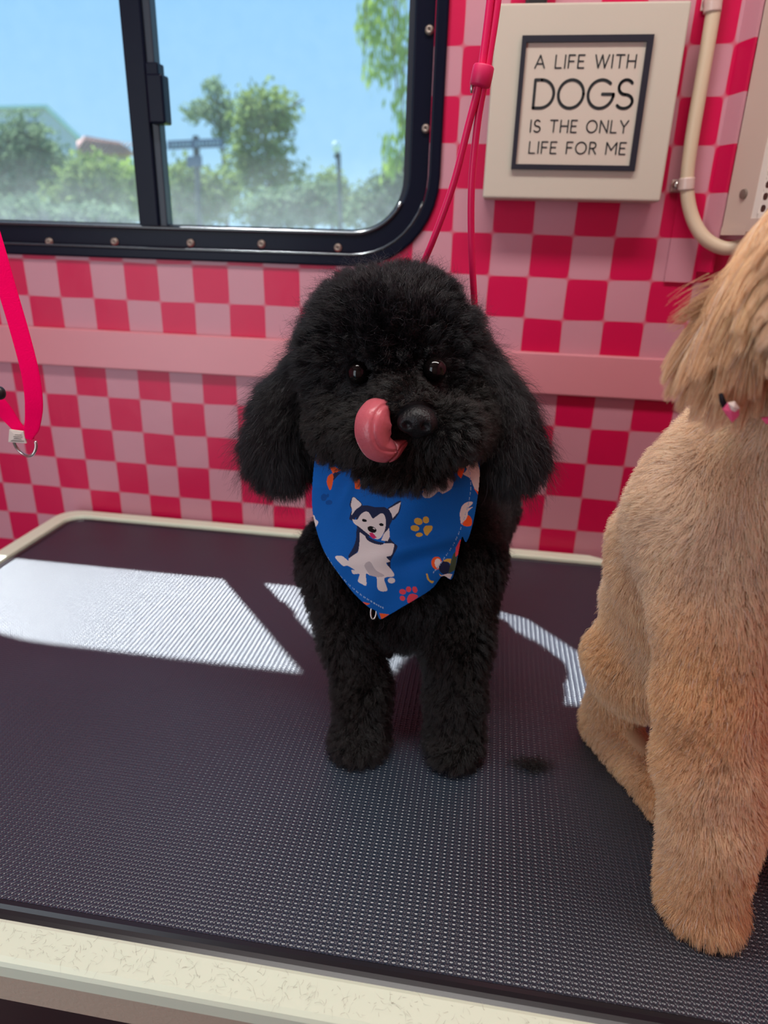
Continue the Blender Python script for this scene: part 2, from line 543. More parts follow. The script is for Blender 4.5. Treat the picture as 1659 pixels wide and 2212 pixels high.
# inner sash ring that carries the glass
v, f = merge([ring_mesh(rrect(WX1 + 0.22, WX0 - 0.16, WZ0 + 0.10, WZ1 - 0.2, 1.25), rrect(WX1 + 0.005, WX0 - 0.005, WZ0 + 0.005, WZ1 - 0.005, 1.24), 0.4, 0.75)])
obj2('sash', v, f, GREY_METAL, win)
xl0, xr0 = A(303, 490, .25)[0], A(362, 490, .3)[0]
xm0 = A(345, 490, .25)[0]
bm = bmesh.new(); add_box(bm, (xl0, 0.2, WZ0 + 0.02), (xm0, 0.5, WZ1), 0.04)
obj2_div = bm_obj('divider', bm, BLACK_METAL, win)
bm = bmesh.new(); add_box(bm, (xm0 - 0.05, 0.3, WZ0 + 0.02), (xr0, 0.65, WZ1), 0.03)
bm_obj('sliding_stile', bm, GREY_METAL, win)
p0, p1 = A(325, 268, .1), A(350, 135, .1)
bm = bmesh.new()
add_box(bm, (p0[0] + .02, -0.02, p0[2]), (p1[0] + .02, 0.4, p1[2] - 0.25), 0.05)
add_box(bm, (p0[0] + .02, 0.03, p1[2] - .3), (p1[0] - 0.09, 0.4, p1[2]), 0.03)
bm_obj('latch', bm, BLACK_METAL, win)
for nm, (a, b), yy in (('glass_pane', (WX1 + 0.2, xm0), 0.48), ('sliding_pane', (xm0 - 0.02, WX0 - 0.14), 0.6)):
    bm = bmesh.new()
    vs = [bm.verts.new((x, yy, z)) for x, z in ((a, WZ0 + .02), (b, WZ0 + .02), (b, WZ1 - .1), (a, WZ1 - .1))]
    bm.faces.new(vs)
    g = bm_obj(nm, bm, GLASS, win)
    # object origin of the glass sits at the window base, so the dirt follows the height above the sill
for px, py in ((928, 65), (920, 278), (107, 522), (248, 522), (412, 525), (565, 527), (730, 535)):
    c = A(px, py, 0.14)
    v, f = lathe([(0.105, 0.0), (0.1, -0.05), (0.07, -0.075), (0.03, -0.075), (0.025, -0.04)], c, 'y', 16)
    obj2('screw', v, f, OLD_SCREW, win, True)

# ---------------------------------------------------------------- grooming table
TX0, TX1, TY0, TY1 = -11.72, 8.2, -0.18, -13.86
table = empty('grooming_table', (-1.8, -7, FLOOR_Z), 'grooming table with black ribbed rubber top and cream plastic rim below the window', 'table')
def corner_loop(inset, r, z, cut=True):
    x0, x1, y0, y1 = TX0 + inset, TX1 - inset, TY0 - inset, TY1 + inset
    pts = []
    n = 10
    def arc(cx_, cy_, a0):
        for k in range(n + 1):
            a = math.radians(a0 + 90 * k / n)
            pts.append((cx_ + r * math.cos(a), cy_ + r * math.sin(a), z))
    # clockwise from rear left
    arc(x0 + r, y1 + r, 180)
    arc(x1 - r, y1 + r, 270)
    pts.append((x1, y0 - 1.6, z)); 
    pts.append((4.78 + (0.0 if inset > .3 else -0.32), y0, z))
    arc(x0 + r, y0 - r, 90)
    return pts
def loft(loops, cap_top=False, cap_bot=False):
    n = len(loops[0]); v = [p for L in loops for p in L]; f = []
    for i in range(len(loops) - 1):
        for k in range(n):
            j = (k + 1) % n
            f.append((i * n + k, i * n + j, (i + 1) * n + j, (i + 1) * n + k))
    if cap_top: f.append(tuple(range((len(loops) - 1) * n, len(loops) * n)))
    if cap_bot: f.append(tuple(range(n))[::-1])
    return v, f
# rim: outer lip down, rounded over, top face, inner wall
v, f = loft([corner_loop(0.0, 0.75, ZT - 0.26), corner_loop(0.0, 0.75, ZT - 0.08), corner_loop(0.02, 0.73, ZT - 0.02), corner_loop(0.07, 0.68, ZT + 0.02),
             corner_loop(0.45, 0.52, ZT + 0.04), corner_loop(0.50, 0.50, ZT + 0.02), corner_loop(0.52, 0.5, ZT - 0.15)])
obj2('rim', v, f, CREAM, table)
v, f = loft([corner_loop(0.06, 0.7, ZT - 0.80), corner_loop(0.06, 0.7, ZT - 0.2)], True, True)
obj2('apron', v, f, APRON, table)
# black rubber lip round the pad
v, f = loft([corner_loop(0.51, 0.5, ZT - 0.15), corner_loop(0.52, 0.5, ZT - 0.05), corner_loop(0.60, 0.48, ZT - 0.03), corner_loop(0.66, 0.46, ZT - 0.02), corner_loop(0.70, 0.45, ZT + 0.02), corner_loop(0.76, 0.44, ZT + 0.02), corner_loop(0.80, 0.43, ZT - 0.03)])
obj2('rubber_lip', v, f, RUBBER, table)
v, f = loft([corner_loop(0.78, 0.43, ZT - 0.12), corner_loop(0.78, 0.43, ZT)], True, True)
obj2('rubber_pad', v, f, PAD, table)
for sx in (TX0 + 1.5, TX1 - 1.5):
    for sy in (TY0 - 1.5, TY1 + 1.5):
        bm = bmesh.new(); add_box(bm, (sx - .4, sy - .4, FLOOR_Z), (sx + .4, sy + .4, ZT - 0.75), 0.06)
        bm_obj('leg', bm, GREY_METAL, table)

# ---------------------------------------------------------------- framed saying on the wall
sign = empty('wall_sign', (2.75, -0.45, 1.75), 'square white wooden sign with black frame reading a life with dogs', 'sign')
SY = -0.9
bm = bmesh.new(); add_box(bm, (0.72, SY, 1.76), (4.74, -0.02, 5.58), 0.05, 3)
bm_obj('board', bm, SIGNWOOD, sign)
fo = (1.325, 4.07, 2.37, 4.965); fi = (1.425, 3.94, 2.475, 4.84)
def rect_loop(a): return [(a[0], a[2]), (a[1], a[2]), (a[1], a[3]), (a[0], a[3])]
v, f = ring_mesh(rect_loop(fi), rect_loop(fo), SY - 0.1, SY)
obj2('black_frame', v, f, SIGNFRAME, sign)
bm = bmesh.new(); add_box(bm, (fi[0], SY - 0.03, fi[2]), (fi[1], SY, fi[3]))
bm_obj('paper', bm, SIGNFACE, sign)
def arcp(cx_, cy_, rx, ry, a0, a1, n=18):
    return [(cx_ + rx * math.cos(math.radians(a0 + (a1 - a0) * k / n)), cy_ + ry * math.sin(math.radians(a0 + (a1 - a0) * k / n))) for k in range(n + 1)]
GLYPH = {
    'A': (0.80, [[(0, 0), (.4, 1), (.8, 0)], [(.16, .33), (.64, .33)]]),
    'L': (0.50, [[(0, 1), (0, 0), (.5, 0)]]),
    'I': (0.0, [[(0, 0), (0, 1)]]),
    'F': (0.50, [[(0, 0), (0, 1), (.5, 1)], [(0, .52), (.43, .52)]]),
    'E': (0.50, [[(.5, 0), (0, 0), (0, 1), (.5, 1)], [(0, .52), (.43, .52)]]),
    'W': (1.12, [[(0, 1), (.29, 0), (.56, 1), (.83, 0), (1.12, 1)]]),
    'T': (0.66, [[(0, 1), (.66, 1)], [(.33, 1), (.33, 0)]]),
    'H': (0.66, [[(0, 0), (0, 1)], [(.66, 0), (.66, 1)], [(0, .52), (.66, .52)]]),
    'D': (0.72, [[(0, 0), (0, 1), (.24, 1)] + arcp(.24, .5, .48, .5, 90, -90) + [(0, 0)]]),
    'O': (0.92, [arcp(.46, .5, .46, .5, 0, 360, 36)]),
    'G': (0.88, [arcp(.46, .5, .46, .5, 48, 360, 32), [(.92, .5), (.52, .5)], [(.92, .5), (.92, .42)]]),
    'S': (0.58, [arcp(.29, .745, .25, .255, 35, 270, 18) + arcp(.29, .245, .29, .245, 90, -145, 18)]),
    'N': (0.68, [[(0, 0), (0, 1), (.68, 0), (.68, 1)]]),
    'Y': (0.70, [[(0, 1), (.35, .48), (.7, 1)], [(.35, .48), (.35, 0)]]),
    'R': (0.54, [[(0, 0), (0, 1), (.25, 1)] + arcp(.25, .74, .27, .26, 90, -90, 12) + [(0, .48)], [(.25, .48), (.56, 0)]]),
    'M': (0.86, [[(0, 0), (0, 1), (.43, .35), (.86, 1), (.86, 0)]]),
}
def stroke_mesh(polys, wd, y):
    V, F = [], []
    for P in polys:
        P = [np.array(p) for p in P]
        for a, b in zip(P[:-1], P[1:]):
            d = b - a; L = np.linalg.norm(d)
            if L < 1e-6: continue
            d /= L; nrm = np.array([-d[1], d[0]]) * wd / 2
            o_ = len(V)
            for q in (a - nrm, b - nrm, b + nrm, a + nrm): V.append((q[0], y, q[1]))
            F.append((o_, o_ + 1, o_ + 2, o_ + 3))
        for q in P:
            o_ = len(V)
            for k in range(10):
                an = 2 * math.pi * k / 10
                V.append((q[0] + wd / 2 * math.cos(an), y - 0.001, q[1] + wd / 2 * math.sin(an)))
            F.append(tuple(range(o_, o_ + 10)))
    return V, F
def text_line(name, txt, x0, x1, z0, h, wd, gap=0.3, space=0.62):
    pos = 0; items = []
    for ch in txt:
        if ch == ' ': pos += space; continue
        w_, st = GLYPH[ch]
        items.append((pos, st)); pos += w_ + gap
    total = pos - gap
    sx = (x1 - x0) / total
    polys = [[(x0 + (px_ + q[0]) * sx, z0 + q[1] * h) for q in s] for px_, sts in items for s in sts]
    v, f = stroke_mesh(polys, wd, SY - 0.04)
    obj2(name, v, f, INK, sign)
for nm, txt, L, R_, tp, wd, gp in (('line_one', 'A LIFE WITH', (1155, 150), (1371, 145), (1372, 116), .030, .30), ('line_two', 'DOGS', (1151, 235), (1363, 234), (1358, 170), .062, .17),
                       ('line_three', 'IS THE ONLY', (1145, 287), (1354, 286), (1356, 259), .030, .30), ('line_four', 'LIFE FOR ME', (1142, 333), (1349, 332), (1352, 306), .030, .30)):
    a, b, c = A(*L, SY), A(*R_, SY), A(*tp, SY)
    z0 = (a[2] + b[2]) / 2
    text_line(nm, txt, a[0], b[0], z0, c[2] - b[2] - wd * 0.3, wd, gp)
# black hook the sign hangs below
hk = A(1157, 2, -0.3)
bm = bmesh.new(); add_box(bm, (hk[0] - .22, -0.45, hk[2] - 0.15), (hk[0] + .25, -0.02, hk[2] + 1.2), 0.06)
tag(bm_obj('wall_bracket', bm, BLACKPLASTIC), 'black bracket on the checked wall above the white sign', 'bracket')

# ---------------------------------------------------------------- cream hose with its clips
hose = empty('wall_hose', (5.5, -0.3, 0.9), 'cream rubber hose running down the checked wall right of the sign', 'hose')
pts = [A(px, py, y) for px, py, y in ((1568, -160, -.32), (1545, 0, -.32), (1520, 150, -.32), (1493, 310, -.32), (1484, 400, -.32), (1494, 465, -.36), (1520, 512, -.5), (1560, 535, -.62), (1600, 532, -.72), (1650, 515, -.8), (1700, 480, -.8))]
v, f = sweep(spline(pts, 12), 0.155, nseg=16)
obj2('hose_tube', v, f, HOSE, hose, True)
for (px, py), (sx_, sy_) in (((1540, 12), (1528, 8)), ((1483, 398), (1462, 401))):
    c = A(px, py, -.32); s_ = A(sx_, sy_, -.1)
    d = A(px - 3, py + 30, -.32) - c; d /= np.linalg.norm(d)
    band = np.array([c - d * .13, c + d * .13])
    v, f = sweep(spline([band[0], c, band[1]], 4), .185, nseg=16)
    cl_ = obj2('hose_clip', v, f, CLIP, hose, True)
    bm = bmesh.new(); add_box(bm, (s_[0] - .12, -.1, s_[2] - .13), (c[0], -.04, s_[2] + .13), 0.02)
    bm_obj('clip_tab', bm, CLIP, cl_)
    v, f = lathe([(.11, 0), (.10, -.06), (.06, -.09), (.02, -.095)], (s_[0], -.1, s_[2]), 'y', 16)
    obj2('clip_screw', v, f, STEEL, cl_, True)

# ---------------------------------------------------------------- beige unit with perforated side
unit = empty('wall_unit', (7.0, -1.5, 1.2), 'beige metal wall unit with perforated white panel in the upper right corner', 'appliance')
P0 = np.array([6.3, -0.47]); ud = np.array([math.cos(math.radians(66)), -math.sin(math.radians(66))]); un = np.array([-ud[1], ud[0]])
un = -un if un[0] > 0 else un     # outward, towards the left
def U(t, o, z): return (P0[0] + ud[0] * t + un[0] * o, P0[1] + ud[1] * t + un[1] * o, z)
UZ0, UZ1 = 1.22, 16.0
def uprism(t0, t1, o0, o1, z0, z1):
    v = [U(t0, o0, z0), U(t1, o0, z0), U(t1, o1, z0), U(t0, o1, z0), U(t0, o0, z1), U(t1, o0, z1), U(t1, o1, z1), U(t0, o1, z1)]
    f = [(0, 1, 2, 3), (4, 7, 6, 5), (0, 4, 5, 1), (1, 5, 6, 2), (2, 6, 7, 3), (3, 7, 4, 0)]
    return v, f
v, f = merge([uprism(0, 0.85, -0.12, 0.0, UZ0, UZ1), uprism(0.02, 0.8, -0.14, 0.03, UZ0 - 0.12, UZ0 + 0.05), uprism(0.0, 3.5, -3, -0.9, UZ0 + .1, UZ1)])
o = obj2('housing', v, f, UNITBEIGE, unit)
v, f = uprism(0.72, 3.5, -0.13, 0.02, UZ0 - 0.05, UZ0 + 0.22)
obj2('bottom_rail', v, f, UNITBEIGE, unit)
v, f = uprism(1.0, 3.5, -0.85, -0.8, UZ0, UZ1)
obj2('hole_shade_sheet', v, f, HOLE_SHADE, unit)  # near-black sheet paints in the shade behind the holes
# perforated sheet: hexagonal cells each with a round hole
V, F = [], []
ph = 0.235; ch_ = ph * 0.866
ncol = 11; nrow = 60
for ci in range(ncol):
    for ri in range(nrow):
        t = 1.12 + ci * ch_; z = UZ0 + 0.42 + ri * ph + (ph / 2 if ci % 2 else 0)
        o_ = len(V)
        for k in range(12):
            a = math.radians(30 * k + 30)
            hx = ph / math.sqrt(3) / max(abs(math.cos((a % (math.pi / 3)) - math.pi / 6)), .1) * math.cos(math.pi / 6)
            V.append(U(t + hx * math.cos(a), -0.03, z + hx * math.sin(a)))
        for k in range(12):
            a = math.radians(30 * k + 30)
            V.append(U(t + ph * .33 * math.cos(a), -0.03, z + ph * .33 * math.sin(a)))
        for k in range(12):
            j = (k + 1) % 12
            F.append((o_ + k, o_ + j, o_ + 12 + j, o_ + 12 + k))
obj2('perforated_panel', V, F, PERFWHITE, unit)
v, f = merge([uprism(0.84, 1.03, -0.05, -0.01, UZ0, UZ1), uprism(1.0, 3.5, -0.05, -0.01, UZ0, UZ0 + .32)])
obj2('panel_border', v, f, PERFWHITE, unit)
c = np.array(U(0.5, 0.0, 1.95)); 
v, f = sweep(np.array([c, c + np.array([un[0], un[1], 0]) * .05, c + np.array([un[0], un[1], 0]) * .06]), [0.11, 0.1, 0.04], nseg=14, upv=(0, 0, 1))
obj2('screw', v, f, OLD_SCREW, unit)

# ---------------------------------------------------------------- ceiling lamp (above the view)
cl = empty('ceiling_light', (0, -13, 20.6), 'long narrow ceiling lamp over the grooming table', 'lamp')
bm = bmesh.new(); add_box(bm, (-11.5, -15, 20.6), (11.5, -11, 20.98), 0.1); bm_obj('housing', bm, WALLWHITE, cl)
bm = bmesh.new(); add_box(bm, (-11, -14.8, 20.5), (11, -11.2, 20.62), 0.03); bm_obj('lens', bm, emit_material('lamp_lens', (1, .95, .88, 1), 2.0), cl)
# ================================================================ signed-distance modelling of the animals
def d_ell(P, c, r):
    q = (P - c) / r
    k0 = np.sqrt((q * q).sum(-1)); k1 = np.sqrt(((q / r) ** 2).sum(-1)) + 1e-9
    return k0 * (k0 - 1) / k1
def d_cap(P, a, b, ra, rb):
    ab = b - a
    t = np.clip(((P - a) @ ab) / (ab @ ab), 0, 1)
    d = P - (a + t[:, None] * ab)
    return np.sqrt((d * d).sum(-1)) - (ra + (rb - ra) * t)
def smin(a, b, k):
    h = np.clip(0.5 + 0.5 * (b - a) / k, 0, 1)
    return b * (1 - h) + a * h - k * h * (1 - h)
class Shape:
    def __init__(self): self.p = []
    def ell(self, c, r, k=.25, tag=''):
        c = np.array(c, float); r = np.array(r, float); self.p.append((lambda P: d_ell(P, c, r), k, tag, c - r, c + r)); return self
    def cap(self, a, b, ra, rb, k=.25, tag=''):
        a = np.array(a, float); b = np.array(b, float)
        self.p.append((lambda P: d_cap(P, a, b, ra, rb), k, tag, np.minimum(a - ra, b - rb), np.maximum(a + ra, b + rb))); return self
    def chain(self, pts, rads, k=.25, tag=''):
        for i in range(len(pts) - 1): self.cap(pts[i], pts[i + 1], rads[i], rads[i + 1], k, tag)
        return self
    def sub(self, c, r, k=.1):
        c = np.array(c, float); self.p.append((lambda P: r - np.sqrt(((P - c) ** 2).sum(-1)), -k, '', None, None)); return self
    def val(self, P):
        d = None
        for f, k, *_ in self.p:
            if k > 0: e = f(P); d = e if d is None else smin(d, e, k)
            else: d = -smin(-d, -f(P), -k) if False else np.maximum(d, f(P)) if k == 0 else -smin(-d, -f(P), -k)
        return d
    def bounds(self):
        return np.min([q[3] for q in self.p if q[3] is not None], 0) - .3, np.max([q[4] for q in self.p if q[4] is not None], 0) + .3
    def tagdist(self, P, tag):
        return np.min([f(P) for f, k, t, *_ in self.p if t == tag], 0)
def surface_nets(shape, h, zfloor=None):
    lo, hi = shape.bounds()
    n = np.ceil((hi - lo) / h).astype(int) + 1
    ax = [lo[i] + h * np.arange(n[i]) for i in range(3)]
    G = np.stack(np.meshgrid(*ax, indexing='ij'), -1).reshape(-1, 3)
    V = np.concatenate([shape.val(G[i:i + 200000]) for i in range(0, len(G), 200000)])
    if zfloor is not None: V = np.maximum(V, zfloor - G[:, 2])
    V = V.reshape(n); ins = V < 0
    acc = np.zeros((n[0] - 1, n[1] - 1, n[2] - 1, 3)); cnt = np.zeros(acc.shape[:3])
    offs = [(0, 0, 0), (1, 0, 0), (0, 1, 0), (1, 1, 0), (0, 0, 1), (1, 0, 1), (0, 1, 1), (1, 1, 1)]
    sl = lambda A, o: A[o[0]:n[0] - 1 + o[0], o[1]:n[1] - 1 + o[1], o[2]:n[2] - 1 + o[2]]
    for i in range(8):
        for j in range(i + 1, 8):
            dlt = np.array(offs[j]) - np.array(offs[i])
            if np.abs(dlt).sum() != 1 or dlt.min() < 0: continue
            va, vb = sl(V, offs[i]), sl(V, offs[j])
            c = (va < 0) != (vb < 0)
            t = np.where(c, va / np.where(c, va - vb, 1), 0)
            pt = np.array(offs[i])[None, None, None] + t[..., None] * dlt
            acc += np.where(c[..., None], pt, 0); cnt += c
    cell = cnt > 0
    idx = -np.ones(cell.shape, int); ids = np.argwhere(cell); idx[cell] = np.arange(len(ids))
    verts = lo + h * (ids + acc[cell] / cnt[cell][:, None])
    faces = []
    for a in range(3):
        b, c = (a + 1) % 3, (a + 2) % 3
        s0 = [slice(None)] * 3; s1 = [slice(None)] * 3
        s0[a] = slice(0, -1); s1[a] = slice(1, None)
        e = ins[tuple(s0)] != ins[tuple(s1)]
        E = np.argwhere(e)
        E = E[(E[:, b] > 0) & (E[:, c] > 0) & (E[:, b] < n[b] - 1) & (E[:, c] < n[c] - 1)]
        fl = ins[tuple(s0)][tuple(E.T)]
        def ci(db, dc):
            q = E.copy(); q[:, b] -= db; q[:, c] -= dc
            return idx[tuple(q.T)]
        Q = np.stack([ci(1, 1), ci(0, 1), ci(0, 0), ci(1, 0)], 1)
        Q = np.where(fl[:, None], Q, Q[:, ::-1])
        faces.append(Q)
    return verts, np.vstack(faces)
def vnormals(V, F):
    fn = np.cross(V[F[:, 2]] - V[F[:, 0]], V[F[:, 3]] - V[F[:, 1]])
    N = np.zeros_like(V)
    for k in range(4):
        for c in range(3): N[:, c] += np.bincount(F[:, k], fn[:, c], len(V))
    return N / (np.linalg.norm(N, axis=1)[:, None] + 1e-12)
def scatter(V, F, n, weight=None):
    """random points on a quad mesh with smooth normals"""
    N = vnormals(V, F)
    T3 = np.vstack([F[:, [0, 1, 2]], F[:, [0, 2, 3]]])
    ar = np.linalg.norm(np.cross(V[T3[:, 1]] - V[T3[:, 0]], V[T3[:, 2]] - V[T3[:, 0]]), axis=1)
    if weight is not None: ar = ar * weight(V[T3].mean(1), N[T3].mean(1))
    k = rng.choice(len(T3), n, p=ar / ar.sum())
    u, v = rng.random(n), rng.random(n); sw = u + v > 1; u[sw], v[sw] = 1 - u[sw], 1 - v[sw]
    w = 1 - u - v
    P = V[T3[k, 0]] * w[:, None] + V[T3[k, 1]] * u[:, None] + V[T3[k, 2]] * v[:, None]
    M_ = N[T3[k, 0]] * w[:, None] + N[T3[k, 1]] * u[:, None] + N[T3[k, 2]] * v[:, None]
    return P, M_ / np.linalg.norm(M_, axis=1)[:, None]
def facing(C_, N_):
    """denser coat on the side that can be seen from in front of the table, thinner behind"""
    d = CAM - C_; d /= np.linalg.norm(d, axis=1)[:, None]
    return np.clip(((N_ * d).sum(1) + 0.6) * 2.0, 0.22, 1)
def vnoise(P, freq, seed):
    """smooth pseudo random vector field"""
    r = np.random.default_rng(seed); out = np.zeros((len(P), 3))
    for o_ in range(5):
        k = r.normal(size=(3, 3)); k /= np.linalg.norm(k, axis=1)[:, None]
        ph = r.random(3) * 6.28; f = freq * (0.7 + 0.6 * r.random())
        out += np.sin(P @ (k.T * f) + ph)
    return out / 2.2
def unit(v): return v / (np.linalg.norm(v, axis=-1)[..., None] + 1e-12)
def grow(name, parent, material, roots, dirs, lens, radius, tint, K=6, wave=0.1, wfreq=1.2, clump=0.5, cell=0.12, droop=0.2, droop_dir=(0, 0, -1), jitter=0.2, tipr=0.25, kind='stuff', label=None):
    n = len(roots)
    dirs = unit(dirs + rng.normal(size=(n, 3)) * jitter)
    t = np.linspace(0, 1, K)
    dd = np.broadcast_to(np.asarray(droop_dir, float), (n, 3))
    L = lens[:, None, None]
    drp = np.broadcast_to(np.asarray(droop, float), (n,))[:, None, None]
    P = roots[:, None, :] + dirs[:, None, :] * L * t[None, :, None] + dd[:, None, :] * (L * drp * (t ** 2)[None, :, None])
    a = unit(np.cross(dirs, rng.normal(size=(n, 3)))); b = np.cross(dirs, a)
    fq = wfreq * (0.7 + 0.6 * rng.random(n)); ph = rng.random(n) * 6.28
    wv = np.broadcast_to(np.asarray(wave, float), (n,))
    ang = 6.28 * fq[:, None] * t[None] + ph[:, None]
    am = (wv * lens)[:, None] * t[None]
    P = P + a[:, None, :] * ((np.sin(ang) - np.sin(ph)[:, None]) * am)[..., None] + b[:, None, :] * ((np.cos(ang) - np.cos(ph)[:, None]) * am)[..., None]
    if clump > 0:
        cw = np.broadcast_to(np.asarray(cell, float), (n,))
        q = roots / cw[:, None]; q0 = np.floor(q).astype(np.int64)
        best = np.full(n, 1e9); key = np.zeros(n, np.int64)
        for ox in (-1, 0, 1):
            for oy in (-1, 0, 1):
                for oz in (-1, 0, 1):         # nearest of the scattered tuft centres
                    cc_ = q0 + np.array([ox, oy, oz])
                    h_ = (cc_[:, 0] * 73856093) ^ (cc_[:, 1] * 19349663) ^ (cc_[:, 2] * 83492791)
                    fp = cc_ + np.stack([((h_ * a_) >> 8 & 1023) / 1023.0 for a_ in (7919, 104729, 1299709)], 1)
                    d_ = ((q - fp) ** 2).sum(1) * (1 + .12 * rng.random(n))
                    b_ = d_ < best; best[b_] = d_[b_]; key[b_] = h_[b_]
        _, inv = np.unique(key, return_inverse=True)
        c = np.bincount(inv)
        for k in range(1, K):
            w_ = clump * t[k]
            for x in range(3):
                mean = np.bincount(inv, P[:, k, x]) / c
                P[:, k, x] = P[:, k, x] * (1 - w_) + mean[inv] * w_
    hc = bpy.data.hair_curves.new(name)
    hc.add_curves([K] * n)
    org = np.array(parent.location)
    hc.attributes['position'].data.foreach_set('vector', (m(P.reshape(-1, 3)) - org).astype(np.float32).ravel())
    ra = hc.attributes.get('radius') or hc.attributes.new('radius', 'FLOAT', 'POINT')
    rr = (radius * S) * (1 - (1 - tipr) * t ** 1.5)[None, :] * (0.75 + 0.5 * rng.random(n))[:, None]
    ra.data.foreach_set('value', rr.astype(np.float32).ravel())
    ta = hc.attributes.new('tint', 'FLOAT_COLOR', 'CURVE')
    tc = np.concatenate([np.clip(tint, 0, 1), np.ones((n, 1))], 1).astype(np.float32)
    ta.data.foreach_set('color', tc.ravel())
    hc.materials.append(material)
    o = bpy.data.objects.new(name, hc); col.objects.link(o); o.parent = parent
    if kind: o['kind'] = kind
    if label: o['label'] = label
    return o
def coat_material(name, rough=0.45, spec=0.5, sheen=0.0, translucent=0.0):
    M = bpy.data.materials.new(name); M.use_nodes = True
    n, l = M.node_tree.nodes, M.node_tree.links
    p = n['Principled BSDF']
    at = n.new('ShaderNodeAttribute'); at.attribute_name = 'tint'
    l.new(at.outputs['Color'], p.inputs['Base Color'])
    p.inputs['Roughness'].default_value = rough
    p.inputs['Specular IOR Level'].default_value = spec
    if translucent:
        tl = n.new('ShaderNodeBsdfTranslucent'); l.new(at.outputs['Color'], tl.inputs[0])
        ms = n.new('ShaderNodeMixShader'); ms.inputs[0].default_value = translucent
        l.new(p.outputs[0], ms.inputs[1]); l.new(tl.outputs[0], ms.inputs[2]); l.new(ms.outputs[0], n['Material Output'].inputs['Surface'])
    return M
def inside_poly(x, y, poly):
    poly = np.asarray(poly, float); r = np.zeros(np.shape(x), bool); j = len(poly) - 1
    for i in range(len(poly)):
        xi, yi = poly[i]; xj, yj = poly[j]
        c = ((yi > y) != (yj > y)) & (x < (xj - xi) * (y - yi) / (yj - yi + 1e-12) + xi)
        r ^= c; j = i
    return r
def rows(P):
    d = P - CAM; z = d @ FW
    return 829.5 + FPX * (d @ RT) / z, 1106 - FPX * (d @ UP) / z

BLACK_SKIN = mat('black_undercoat', (0.006, 0.006, 0.007, 1), 0.8, 0.15)
BLACK_COAT = coat_material('black_curly_coat', 0.33, 0.48)
BLACK_UNDER = coat_material('black_undercoat_hair', 0.6, 0.15)
TAN_SKIN = mat('apricot_undercoat', (0.66, 0.43, 0.25, 1), 0.85, 0.1)
TAN_COAT = coat_material('apricot_coat', 0.5, 0.25, translucent=0.35)
EYE = mat('dark_eye', (0.004, 0.003, 0.003, 1), 0.05, 0.35)
NOSE = mat('black_nose_leather', (0.004, 0.004, 0.005, 1), 0.4, 0.3, bump=(700, 0.35))
TONGUE = mat('wet_tongue', srgb(186, 88, 98), 0.3, 0.4, bump=(500, 0.15), var=(40, 0.12), Subsurface_Weight=0.15)

# ================================================================ black poodle
poodle = empty('poodle', (0.2, -7.4, ZT), 'small fluffy black poodle standing on the table in a blue bandana, licking its nose', 'dog')
B = Shape()
def E_(px, py, Y, rx, ry, rz, k=.25, tg=''):
    c = A(px, py, Y); B.ell(c, (pxr(rx, c), ry, pxr(rz, c)), k, tg)
E_(848, 772, -8.3, 172, 1.2, 148, .3, 'head')
E_(850, 700, -8.35, 140, 1.0, 80, .3, 'head')
E_(868, 915, -9.0, 155, .8, 88, .35, 'muzzle')
E_(735, 905, -8.75, 55, .55, 75, .3, 'muzzle')
E_(1003, 905, -8.75, 48, .5, 75, .3, 'muzzle')
E_(880, 860, -9.45, 60, .6, 50, .25, 'muzzle')
E_(810, 925, -9.5, 62, .42, 48, .15, 'muzzle')
E_(972, 925, -9.5, 60, .42, 52, .15, 'muzzle')
E_(868, 1000, -9.35, 95, .45, 36, .15, 'chin')
eyeL, eyeR = A(776, 805, -9.32), A(940, 798, -9.30)
EYR = 0.168
for e in (eyeL, eyeR):
    d = unit(CAM - e)
    B.sub(e + d * 0.16, 0.22, 0.10)
# ears
earL = [A(672, 800, -8.3), A(628, 880, -8.25), A(606, 955, -8.35)]
earR = [A(1036, 800, -8.2), A(1078, 880, -8.1), A(1098, 955, -8.2)]
B.chain(earL, [.24, .34, .42], .2, 'ear'); B.chain(earR, [.24, .34, .42], .2, 'ear')
# neck, chest, barrel
B.cap(A(862, 960, -8.1), A(862, 1150, -7.6), 1.05, 1.3, .4, 'body')
E_(862, 1190, -7.7, 186, 1.15, 180, .4, 'body')
E_(862, 1300, -7.8, 120, .9, 65, .4, 'body')
B.ell((0.2, -6.3, -4.2), (1.42, 2.0, 1.3), .4, 'body')
B.ell((0.5, -4.75, -4.1), (1.1, 1.35, 1.25), .4, 'body')
FL = ZT
def legs(pts, rads, tg): B.chain(pts, rads, .2, tg)
lL = [A(738, 1210, -8.0), A(762, 1370, -8.55), A(784, 1490, -8.95), A(781, 1570, -9.15)]
lR = [A(992, 1210, -8.0), A(985, 1390, -8.6), A(984, 1500, -8.9), A(980, 1585, -9.05)]
lL.append(np.array([lL[-1][0] - 0.02, -9.2, FL + .34])); lR.append(np.array([lR[-1][0] + 0.03, -9.05, FL + .34]))
legs(lL, [.72, .44, .36, .35, .36], 'leg'); legs(lR, [.70, .46, .38, .35, .33], 'leg')
B.ell((lL[-1][0], -9.4, FL + .25), (.40, .42, .26), .12, 'leg'); B.ell((lR[-1][0], -9.26, FL + .25), (.36, .42, .26), .12, 'leg')
for sx in (.18, 1.25):
    B.chain([np.array([sx, -4.8, -4.6]), np.array([sx, -5.0, -5.5]), np.array([sx, -4.2, -6.3]), np.array([sx, -4.4, FL + .35]), np.array([sx, -4.7, FL + .3])], [.75, .45, .33, .3, .3], .2, 'leg')
B.chain([np.array([.35, -3.9, -3.5]), np.array([.2, -3.7, -3.1]), np.array([.1, -3.6, -2.8])], [.3, .3, .4], .2, 'body')
bv, bf = surface_nets(B, 0.065, FL + 0.02)
